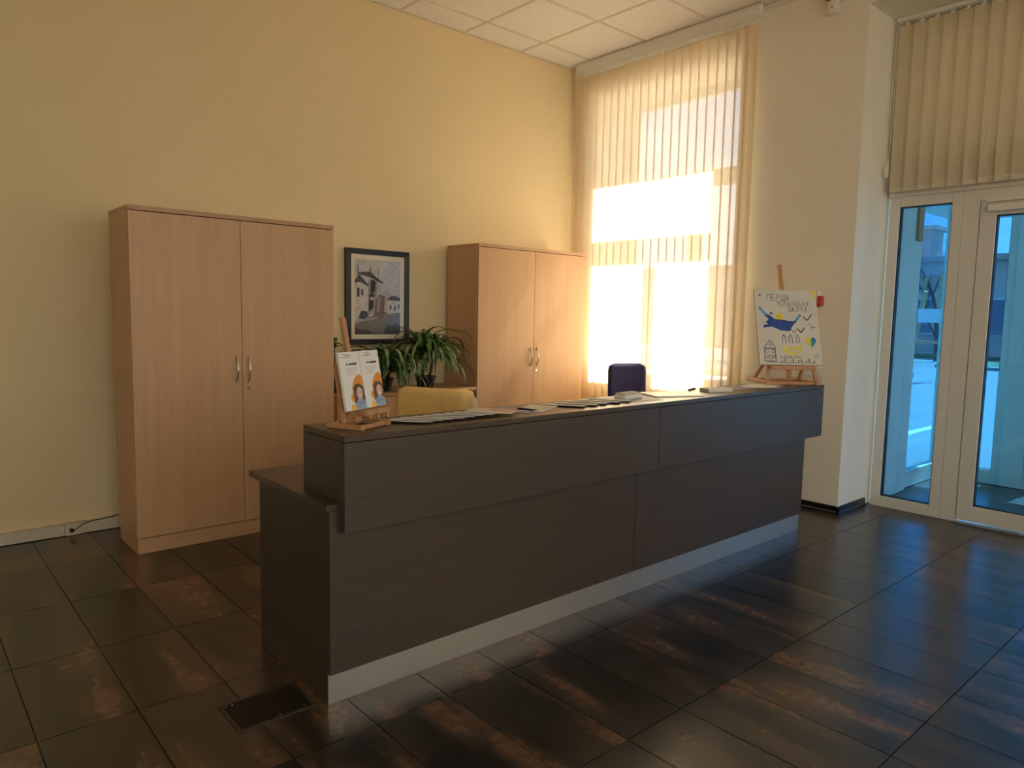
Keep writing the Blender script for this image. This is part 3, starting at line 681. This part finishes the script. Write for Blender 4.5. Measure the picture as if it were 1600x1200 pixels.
# ------------------------------------------------------------------ easels on the counter
TOP = UZ1
def easel(label, loc, rz, W, Hm, ledge_z, depth, bar_w, tilt, span, leg_y=.004, mast_x=0):
    """front is local -y; W base width, Hm mast length along the tilt, depth of the side runners"""
    e = thing('tabletop_easel', label, 'easel', loc, rz); b = bar_w
    th = R(tilt); du = Vector((0, math.sin(th), math.cos(th)))
    for s_ in (-1, 1):
        obj('runner', MB().box(s_*W/2-b*.6, s_*W/2+b*.6, -b, depth, 0, b), 'easel_wood', parent=e, bevel=b*.14)
        a = Vector((s_*(W/2-b*.1), leg_y, b*.9)); obj('front_leg', MB().bar(a, a+du*span+Vector((-s_*W*.04, 0, 0)), b*.9, b*.7, (0, 1, 0)), 'easel_wood', parent=e, bevel=b*.12)
        obj('strut', MB().bar((s_*(W/2-b*.4), depth*.72, b*.9), (s_*(W/2-b*1.1), depth*.30+math.sin(th)*ledge_z*1.1, ledge_z*1.15), b*.8, b*.6, (0, 1, 0)), 'easel_wood', parent=e, bevel=b*.12)
    obj('front_rail', MB().box(-W/2+b*.6, W/2-b*.6, -b*.5, b*.5, b*.05, b*.85), 'easel_wood', parent=e, bevel=b*.12)
    obj('rear_rail', MB().box(-W/2+b*.6, W/2-b*.6, depth*.72-b*.4, depth*.72+b*.4, b*.05, b*.85), 'easel_wood', parent=e, bevel=b*.12)
    c = du*ledge_z
    lg = MB().box(-W*.46, W*.46, c.y-b*2.0, c.y+b*.45, ledge_z-b*.5, ledge_z+b*.5); obj('ledge', lg, 'easel_wood', parent=e, bevel=b*.14)
    obj('mast', MB().bar(du*(ledge_z*.4)+Vector((mast_x, b*1.1, 0)), du*Hm+Vector((mast_x, b*1.1, 0)), b*1.1, b*.8, (0, 1, 0)), 'easel_wood', parent=e, bevel=b*.14)
    return e, du, th
# small easel with leaflets
E1, E1R = (1.326, 2.270, TOP), R(22.9)
e1, du1, th1 = easel('small wooden easel holding leaflets at the left end of the counter', E1, E1R, .155, .405, .062, .140, .020, 11, .215, .068, -.045)
# large easel with the painted canvas
E2, E2R = (4.420, 2.270, TOP), R(-37.7)
e2, du2, th2 = easel('wooden easel holding the painted canvas at the right end of the counter', E2, E2R, .330, .83, .112, .32, .026, 18.4, .12)

def sheet_fn(eloc, erz, du, x0, y0, wd, ht_, off):
    """u,v in 0..1 on the easel's tilted plane, w outwards (towards the viewer)"""
    Rm = Matrix.Rotation(erz, 4, 'Z'); nrm = Vector((0, -du.z, du.y))
    def fn(u, v_, w_):
        p = Vector((x0+wd*u, 0, 0)) + du*(y0+ht_*v_) + nrm*(off+w_)
        return tuple(Vector(eloc) + (Rm @ p))
    return fn
def stroke(pts, wd, closed=False):
    """a hand-drawn line as a list of thin quads in 2-D"""
    out = []; P_ = pts + [pts[0]] if closed else pts
    for (a, b), (c, d) in zip(P_[:-1], P_[1:]):
        L_ = math.hypot(c-a, d-b) or 1; nx, ny = -(d-b)/L_*wd/2, (c-a)/L_*wd/2; ex, ey = (c-a)/L_*wd*.3, (d-b)/L_*wd*.3
        out.append([(a-ex+nx, b-ey+ny), (a-ex-nx, b-ey-ny), (c+ex-nx, d+ey-ny), (c+ex+nx, d+ey+ny)])
    return out
def blob(cx, cy, rx, ry, n=14, jit=0., rg=None):
    rg = rg or rng
    return [(cx+rx*math.cos(2*math.pi*k/n)*(1+rg.uniform(-jit, jit)), cy+ry*math.sin(2*math.pi*k/n)*(1+rg.uniform(-jit, jit))) for k in range(n)]
# leaflets
LM = ['paper', 'ink_dark', 'ink_grey', 'ink_orange', 'ink_yellow_orange', 'hair_brown', 'skin_print', 'denim_print']
def leaflet_polys():
    A = 2.1; p = []
    def r(a, b, c, d, m_): p.append((m_, rect(a, b, c, d)))
    r(.16, .46, .955, .968, 'ink_grey'); r(.30, .62, .93, .943, 'ink_grey'); r(.16, .52, .905, .918, 'ink_grey')
    p.append(('ink_orange', stroke([(.06, .90), (.10, .93), (.13, .91)], .02)[0])); 
    x = .30
    for k in range(12):
        wd_ = .035 if k != 2 else .0; r(x, x+wd_, .772, .80+.006*(k % 3), 'ink_dark'); x += .045
    for k, (a, b) in enumerate(((.20, .80), (.24, .82), (.30, .70), (.36, .60))): r(a, b, .715-.03*k, .721-.03*k, 'ink_grey')
    r(.20, .80, .598, .603, 'ink_orange')
    p.append(('ink_orange', [(.42, .36), (.50, .46), (.66, .56), (.84, .60), (.95, .58), (1, .54), (1, .30), (.5, .26)]))
    p.append(('ink_yellow_orange', blob(.40, .22, .10, .08))); p.append(('ink_orange', blob(.40, .22, .07, .05)))
    p.append(('hair_brown', [(.46, .12), (.44, .26), (.48, .38), (.60, .44), (.80, .445), (.94, .40), (1, .32), (1, .12)]))
    p.append(('skin_print', blob(.76, .28, .155, .105, 16))); p.append(('hair_brown', [(.58, .33), (.70, .385), (.84, .385), (.93, .34), (.90, .41), (.72, .43), (.58, .39)]))
    p.append(('ink_dark', blob(.70, .30, .018, .008))); p.append(('ink_dark', blob(.83, .30, .018, .008))); p.append(('paper', blob(.77, .235, .055, .012))); 
    p.append(('denim_print', [(.46, .0), (.5, .12), (.66, .185), (.86, .18), (1, .13), (1, 0)]))
    p.append(('ink_yellow_orange', [(.28, 0), (.26, .07), (.36, .11), (.48, .08), (.54, 0)]))
    return p
LW, LH = .108, .206
for k, (x0, y0, off, lab) in enumerate(((-.152, .073, .012, 'left stack of white leaflets on the small easel, orange shape and child'), (-.042, .074, .0155, 'right stack of white leaflets on the small easel, orange shape and child'))):
    fn = sheet_fn(E1, E1R, du1, x0, y0, LW, LH, off)
    st = thing('leaflet_stack', lab, 'leaflets', fn(.5, 0, 0), group=None)
    bk = MB()
    bk.prism(rect(0, 1, 0, 1), fn, .010); obj('leaflets', bk, 'paper', parent=st, world=True)
    fn2 = sheet_fn(E1, E1R, du1, x0, y0, LW, LH, off+.0101)
    obj('cover_print', flat(leaflet_polys(), fn2, LM, .00006), LM, parent=st, world=True)

# painted canvas
CW, CH = .419, .516
cfn = sheet_fn(E2, E2R, du2, -.2095, .1275, CW, CH, .004)
cv = thing('painted_canvas', 'white canvas with a hand-painted school sign in blue and yellow on the easel', 'painting', cfn(.5, 0, 0))
obj('canvas', MB().prism(rect(0, 1, 0, 1), cfn, .018), 'canvas_cloth', parent=cv, world=True, bevel=.002)
cfn2 = sheet_fn(E2, E2R, du2, -.2095, .1275, CW, CH, .0221)
LET = {'П': [[(0, 0), (0, 1), (.8, 1), (.8, 0)]], 'Е': [[(.7, 1), (0, 1), (0, 0), (.7, 0)], [(0, .5), (.6, .5)]], 'Р': [[(0, 0), (0, 1), (.6, .95), (.68, .72), (.55, .5), (0, .48)]],
       'Ш': [[(0, 1), (0, 0), (.9, 0), (.9, 1)], [(.45, 1), (.45, 0)]], 'А': [[(0, 0), (.4, 1), (.8, 0)], [(.15, .35), (.65, .35)]], 'У': [[(0, 1), (.4, .45)], [(.8, 1), (.25, 0)]],
       'К': [[(0, 0), (0, 1)], [(.65, 1), (.02, .5), (.7, 0)]], 'Ї': [[(.25, 0), (.25, .85)], [(.1, 1.0), (.12, 1.05)], [(.4, 1.0), (.42, 1.05)]], 'Н': [[(0, 0), (0, 1)], [(.7, 0), (.7, 1)], [(0, .5), (.7, .5)]],
       'С': [[(.7, .85), (.4, 1), (.05, .7), (.05, .3), (.35, 0), (.7, .12)]], 'Ь': [[(0, 1), (0, 0), (.5, .02), (.6, .25), (.45, .48), (0, .48)]], 'О': [[(.35, 0), (.02, .3), (.05, .75), (.38, 1), (.7, .7), (.68, .28), (.35, 0)]],
       'Л': [[(0, 0), (.35, 1), (.8, 0)]]}
CMs = ['canvas_cloth', 'pencil', 'paint_blue', 'paint_lightblue', 'paint_yellow', 'paint_teal', 'paint_navy', 'paint_green', 'paint_red', 'paper_grey']
cp_ = [('canvas_cloth', rect(.004, .996, .004, .996))]
def word(txt, x, y, wd_, ht_, sp, lw=.0075):
    for k, ch in enumerate(txt):
        for ln in LET[ch]:
            for q in stroke([(x+k*sp+a*wd_, y+b*ht_+.004*math.sin(3*k+a)) for a, b in ln], lw): cp_.append(('pencil', q))
word('ПЕРША', .20, .853, .066, .082, .076); word('УКРАЇНСЬКА', .355, .775, .042, .068, .0525, .0065); word('ШКОЛА', .535, .707, .054, .062, .0635, .0065)
r9 = random.Random(4)
def brush(m_, pts, wd_, n=1, jit=.006):
    for _ in range(n):
        for q in stroke([(a+r9.uniform(-jit, jit), b+r9.uniform(-jit, jit)) for a, b in pts], wd_*r9.uniform(.7, 1.2)): cp_.append((m_, q))
cp_.append(('paint_yellow', blob(.375, .635, .060, .050, 16, .06, r9)))
brush('paint_lightblue', [(.06, .755), (.10, .72), (.13, .68), (.20, .64)], .035, 3); brush('paint_lightblue', [(.56, .545), (.62, .58), (.68, .625), (.71, .66)], .030, 3)
cp_.append(('paint_blue', [(.12, .66), (.22, .655), (.30, .60), (.42, .595), (.52, .58), (.60, .575), (.64, .60), (.60, .54), (.56, .50), (.54, .455), (.44, .445), (.36, .47), (.26, .50), (.15, .50), (.18, .54), (.14, .56), (.20, .60)]))
brush('paint_blue', [(.12, .51), (.25, .52), (.40, .47), (.52, .455)], .03, 3, .012); brush('paint_blue', [(.22, .69), (.27, .67)], .022, 2); brush('paint_navy', [(.24, .62), (.34, .585), (.48, .59)], .010, 2)
brush('paint_navy', [(.76, .64), (.80, .595), (.83, .60), (.895, .67)], .014, 2, .004); brush('paint_navy', [(.645, .475), (.70, .435), (.755, .49)], .014, 2, .004)
brush('paint_green', [(.55, .46), (.59, .42), (.62, .46)], .010, 1, .003); brush('paint_yellow', [(.555, .44), (.60, .415), (.625, .45)], .006, 1, .003)
brush('pencil', [(.84, .545), (.885, .495), (.94, .50)], .008, 1, .003); brush('pencil', [(.90, .51), (.86, .46)], .008, 1, .003)
for k in range(4): brush('paper_grey', [(.02+.02*k, .50+.02*k), (.06+.02*k, .51+.02*k)], .004)
# heart
hp = [(.845+.085*(16*math.sin(t_)**3)/16, .305+.075*(13*math.cos(t_)-5*math.cos(2*t_)-2*math.cos(3*t_)-math.cos(4*t_))/14) for t_ in [2*math.pi*k/24 for k in range(24)]]
cp_.append(('paint_yellow', hp)); cp_.append(('paint_teal', [p for p in hp if p[0] >= .8449] ))
# trident of hands
for cx in (.425, .53, .645): brush('paint_blue', [(cx-.032, .29), (cx-.034, .35), (cx-.01, .40), (cx+.016, .37), (cx+.022, .29)], .009, 2, .003)
brush('paint_yellow', [(.40, .26), (.42, .18), (.50, .15), (.58, .14), (.65, .17), (.68, .25)], .022, 3, .012); brush('paint_yellow', [(.45, .21), (.55, .22), (.64, .21)], .020, 3, .012); brush('paint_yellow', [(.54, .14), (.55, .11)], .018, 2)
# little house
brush('paint_navy', [(.09, .05), (.095, .22), (.265, .215), (.27, .045), (.09, .05)], .009); brush('paint_navy', [(.09, .22), (.185, .315), (.27, .215)], .009); brush('pencil', [(.165, .05), (.165, .12), (.20, .12), (.20, .05)], .006)
for a, b in ((.115, .16), (.21, .16), (.115, .09), (.22, .09)): brush('pencil', [(a, b), (a+.035, b), (a+.035, b+.035), (a, b+.035), (a, b)], .005, 1, .002)
brush('pencil', [(.17, .25), (.20, .25), (.185, .275), (.17, .25)], .005)
for k in range(14): brush(('paint_green', 'paint_red', 'paint_navy', 'pencil')[k % 4], [(.31+k*.043, .02), (.318+k*.043, .045+.02*(k % 3)), (.33+k*.043, .022)], .007, 1, .005)
for k in range(7): brush(('paint_red', 'pencil')[k % 2], [(.33+k*.05, .085), (.35+k*.05, .12), (.365+k*.05, .088)], .006, 1, .006)
for q in stroke([(.90, .10), (.95, .10), (.95, .14), (.90, .14), (.90, .10)], .004): cp_.append(('pencil', q))
cp_.append(('paint_yellow', [(.90, .99), (.99, .99), (.99, .87), (.965, .91), (.955, .95)])); cp_.append(('paint_blue', blob(.085, .925, .014, .014, 10))); cp_.append(('paint_yellow', blob(.055, .93, .008, .012, 8)))
obj('painted_picture', flat(cp_, cfn2, CMs, .000006), CMs, parent=cv, world=True)

# ------------------------------------------------------------------ papers on the counter
def sheet(name, cx, cy, z, wd_, ln, ang, th_, mat, label, cat, group=None, tilt=0):
    m_ = MB().box(-wd_/2, wd_/2, -ln/2, ln/2, 0, th_); o = obj(name, m_, mat)
    o.location = (cx, cy, z); o.rotation_euler = (0, R(tilt), R(ang)); return tag(o, label, cat, group)
z = TOP+.0004
ORD = ['nearest to', 'second from', 'third from', 'fourth from', 'fifth from', 'sixth from', 'seventh from', 'eighth from']
for k in range(8):
    sheet('leaflet', 1.495+k*.052, 2.315+rng.uniform(-.006, .006), z+.0045+.0006*k, .085, .205, 46+rng.uniform(-4, 4), .0012, 'paper', 'white folded leaflet in the fanned row, %s the small easel' % ORD[k], 'leaflet', 'fanned leaflets beside the small easel', tilt=5.6)
sheet('brochure', 1.93, 2.315, z+.010, .100, .20, 30, .003, 'paper_cream', 'cream brochure lying on the end of the leaflet fan', 'brochure')
sheet('printed_card', 1.965, 2.285, z+.0132, .06, .12, 22, .0015, 'paper_peach', 'small orange card on the cream brochure', 'card')
sheet('brochure', 2.07, 2.345, z, .12, .20, 20, .004, 'paper_grey', 'grey-blue printed brochure next to the cream one', 'brochure')
sheet('brochure', 2.20, 2.325, z, .13, .21, -62, .004, 'paper_cream', 'pinkish brochure lying crosswise on the counter', 'brochure')
for k in range(5):
    sheet('booklet', 2.38+k*.085, 2.335+rng.uniform(-.008, .008), z+.0036+.0004*k, .10, .205, 30+rng.uniform(-3, 3), .0015, 'paper_cream' if k % 2 else 'paper', 'pale booklet in the overlapping row mid-counter, %s the leaflet fan' % ORD[k], 'booklet', 'booklets overlapping at the middle of the counter', tilt=3.6)
sheet('pen', 2.70, 2.445, z, .012, .12, -60, .009, 'card_edge', 'small pale pen near the back edge of the counter', 'pen')
sheet('sheet_of_paper', 2.86, 2.335, z, .21, .29, 80, .0008, 'paper_grey', 'grey sheet under the white card box', 'paper')
cb = thing('card_box', 'white box of cards on the counter left of the blue chair', 'box', (2.875, 2.355, z+.001), R(5))
obj('tray', MB().box(-.075, .075, -.035, .035, 0, .020), 'white_plastic', parent=cb, bevel=.002)
obj('cards', MB().box(-.068, .068, -.030, .030, .020, .031), 'card_edge', parent=cb, bevel=.001)
sheet('clipboard', 3.22, 2.345, z, .21, .30, 68, .006, 'white_plastic', 'flat white board lying in front of the blue chair', 'board')
sheet('notepad', 3.62, 2.315, z, .085, .17, 70, .018, 'paper_cream', 'thick cream notepad right of the flat white board', 'notepad')
sheet('pen', 3.56, 2.44, z, .012, .13, -70, .008, 'rubber', 'dark pen behind the cream notepad', 'pen')
for k, (a, b, g_) in enumerate(((3.80, 2.37, 60), (3.90, 2.34, 72), (3.98, 2.36, 65))):
    sheet('flyer', a, b, z+.0012*k, .10, .20, g_, .001, 'paper_grey', 'grey flyer in the loose group, %s the cream notepad' % ORD[k], 'flyer', 'grey flyers right of the notepad')
sheet('flyer', 4.08, 2.30, z+.0036, .15, .21, 50, .001, 'paper', 'white flyer on top of the grey ones near the large easel', 'flyer')
sheet('flyer', 4.24, 2.37, z, .15, .21, 65, .001, 'paper_cream', 'cream flyer lying just left of the large easel', 'flyer')

# ------------------------------------------------------------------ plants on the low cabinet
def leaf_mesh(L_, wd_, rise, droop, rg):
    n = 9; mb = MB(); p = Vector((0, 0, 0)); a = R(rise); tot = R(rise+droop)
    bend = rg.uniform(-.25, .25); yaw = 0
    for k in range(n+1):
        u = k/n; wv = wd_*max(.04, (min(1, .35+u*3.2))*(1-u**2.6))
        c = Vector((p.x, p.y, p.z)); s_ = Vector((-math.sin(yaw), math.cos(yaw), 0))
        mb.v += [tuple(c+s_*wv/2+Vector((0, 0, wv*.22))), tuple(c), tuple(c-s_*wv/2+Vector((0, 0, wv*.22)))]
        if k < n:
            d = Vector((math.cos(a)*math.cos(yaw), math.cos(a)*math.sin(yaw), math.sin(a)))
            p = p+d*(L_/n); a -= tot/n*(.5+u); yaw += bend/n
    for k in range(n):
        for j in (0, 1): mb.f.append((k*3+j, k*3+j+1, (k+1)*3+j+1, (k+1)*3+j)); mb.mi.append(0)
    return mb
def settle(o, base):
    """leaves rest on the cupboard top and bend away from the wall and the cabinet side"""
    mt = Matrix.Translation(base) @ Matrix.Translation(o.location) @ Matrix.Rotation(o.rotation_euler.z, 4, 'Z'); inv = mt.inverted()
    for v_ in o.data.vertices:
        p = mt @ v_.co
        if p.y > YW-.036: p.y = YW-.036
        if p.y > 4.488 and p.x > 3.578: p.x = 3.578
        if p.y > 4.488 and p.z < .7965: p.z = .7965
        v_.co = inv @ p
def plant(label, loc, pot_h, pot_r, stems, nleaf, Lr, seed, pale=.2):
    rg = random.Random(seed); t_ = thing('potted_plant', label, 'plant', loc)
    obj('pot', MB().lathe([(.0001, 0), (pot_r*.72, 0), (pot_r*.98, pot_h*.93), (pot_r*1.05, pot_h*.93), (pot_r*1.05, pot_h), (pot_r*.9, pot_h), (pot_r*.88, pot_h*.88), (.0001, pot_h*.88)], 22), 'pot_dark', parent=t_, smooth=False)
    obj('soil', MB().lathe([(.0001, pot_h*.9), (pot_r*.88, pot_h*.885)], 18), 'soil', parent=t_)
    for (sx, sy, sh) in stems:
        if sh > .02: obj('stem', MB().tube([(sx*.5, sy*.5, pot_h*.85), (sx*.8, sy*.8, pot_h+sh*.5), (sx, sy, pot_h+sh)], [.014, .012, .009], 8), 'bark', parent=t_, smooth=True)
        for k in range(nleaf):
            L_ = rg.uniform(*Lr); az = k*2.4+rg.uniform(-.4, .4); back = math.sin(az) > .25; L_ *= .62 if back else 1
            o = obj('leaf', leaf_mesh(L_, rg.uniform(.026, .044), rg.uniform(62, 84) if back else (rg.uniform(5, 40) if k % 5 < 2 else rg.uniform(35, 82)), rg.uniform(20, 60) if back else rg.uniform(80, 150), rg), 'leaf_pale' if rg.random() < pale else 'leaf_green', parent=t_, smooth=True)
            o.location = (sx, sy, pot_h+sh+rg.uniform(-.03, .02)); o.rotation_euler = (0, 0, az); settle(o, loc)
    return t_
def skirt(t_, n, z0, seed):
    rg = random.Random(seed)
    for k in range(n):
        o = obj('leaf', leaf_mesh(rg.uniform(.34, .50), rg.uniform(.028, .044), rg.uniform(38, 66), rg.uniform(125, 165), rg), 'leaf_pale' if rg.random() < .3 else 'leaf_green', parent=t_, smooth=True)
        o.location = (rg.uniform(-.03, .03), rg.uniform(-.03, .03), z0+rg.uniform(-.03, .03)); o.rotation_euler = (0, 0, R(-125)+rg.uniform(-1.1, 1.1)); settle(o, t_.location)
skirt(plant('green strap-leaved plant in a dark pot under the framed picture', (2.80, 4.64, .792), .10, .080, [(0, 0, .09), (.05, -.03, .06)], 44, (.24, .46), 5, .12), 18, .17, 3)
skirt(plant('taller arching strap-leaved plant beside the right tall cabinet', (3.17, 4.62, .792), .10, .080, [(-.04, .0, .19), (.06, -.02, .15)], 50, (.28, .54), 21, .3), 20, .22, 8)
plant('small leafy sprig of a plant behind the small easel', (2.44, 4.72, .792), .12, .055, [(0, 0, .22)], 9, (.10, .20), 9, .1)

# ------------------------------------------------------------------ chairs behind the desk
def rounded_pad(w_, h_, d_, curve, top_r, nx=28, nz=22, side_roll=0):
    """padded back: local x width, z height, front is -y"""
    mb = MB(); out = []
    def pt(u, v_, side):
        x = (u-.5)*w_; z_ = v_*h_
        nrx = abs(u-.5)*2
        c = top_r; # rounded corners on top
        xs = w_/2
        if z_ > h_-c:
            lim = w_/2-c+math.sqrt(max(0, c*c-(z_-(h_-c))**2)); x = (u-.5)*2*lim
        e = min(1, min((1-nrx)*w_/2/.03, (1-v_)*h_/.03, v_*h_/.02)); e = math.sqrt(max(0, 1-(1-e)**2))
        y = curve*(nrx**2)*(-1) + side*(d_/2)*e + .06*v_*h_
        if side_roll: y += side_roll*max(0, nrx-.78)**2*20
        return (x, y, z_)
    for side in (-1, 1):
        o = len(mb.v)
        for j in range(nz+1):
            for i in range(nx+1): mb.v.append(pt(i/nx, j/nz, side))
        for j in range(nz):
            for i in range(nx):
                q = o+j*(nx+1)+i; mb.f.append((q, q+1, q+nx+2, q+nx+1)); mb.mi.append(0)
    return mb
def office_chair(label, loc, rz, w_, zb, hb, mat, trim, arms=False, d_=.07, roll=0, curve=.03, top_r=.06):
    c = thing('office_chair', label, 'chair', loc, rz)
    bp_ = rounded_pad(w_, hb, d_, curve, top_r, side_roll=roll); bp_.move((0, .20, zb)); obj('backrest', bp_, mat, parent=c, smooth=True)
    if roll:
        for s_ in (-1, 1):
            pts = [(s_*(w_/2-.006), .20-curve+roll*.97+.06*z_*hb/hb, zb+z_) for z_ in (.0, .10, hb*.5, hb-.10, hb-.05)]
            obj('side_bolster', MB().tube(pts, [.022, .024, .024, .026, .014], 10), trim, parent=c, smooth=True)
    seat = MB(); n = 8
    prof = [(-.25, .0), (-.27, .03), (-.25, .065), (0, .08), (.2, .075), (.24, .05), (.23, .0)]
    seat.prism([(y, z_) for y, z_ in prof], lambda u, v_, k: (-w_/2+k, u, .42+v_), w_)
    obj('seat', seat, mat, parent=c, bevel=.02)
    obj('back_bracket', MB().bar((0, .15, .40), (0, .30, .46), .06, .012, (0, 0, 1)).bar((0, .29, .45), (0, .275, zb+.12), .06, .012, (0, 1, 0)), 'black_plastic', parent=c)
    obj('column', MB().lathe([(.0001, .08), (.028, .08), (.028, .25), (.018, .25), (.018, .42), (.0001, .42)], 14), 'steel', parent=c)
    for k in range(5):
        a = k*2*math.pi/5+.3; e_ = Vector((math.cos(a), math.sin(a), 0))
        ft = obj('base_arm', MB().bar(e_*.02+Vector((0, 0, .10)), e_*.29+Vector((0, 0, .075)), .04, .03), 'black_plastic', parent=c, bevel=.006)
        p_ = e_*.29; obj('castor', MB().lathe([(.0001, -.012), (.027, -.012), (.027, .012), (.0001, .012)], 14).xf(Matrix.Translation((p_.x, p_.y, .028)) @ Matrix.Rotation(a, 4, 'Z') @ Matrix.Rotation(R(90), 4, 'X')), 'black_plastic', parent=ft)
    return c
office_chair('mustard yellow leather chair behind the left part of the desk', (2.155, 3.238, 0), R(-58), .475, .50, .455, 'leather_yellow', 'leather_trim', roll=.05, curve=-.02, top_r=.05)
office_chair('navy blue fabric chair in front of the tall window blind', (4.52, 3.61, 0), R(-25), .345, .60, .40, 'fabric_navy', 'black_plastic', curve=.02, top_r=.06, d_=.06)
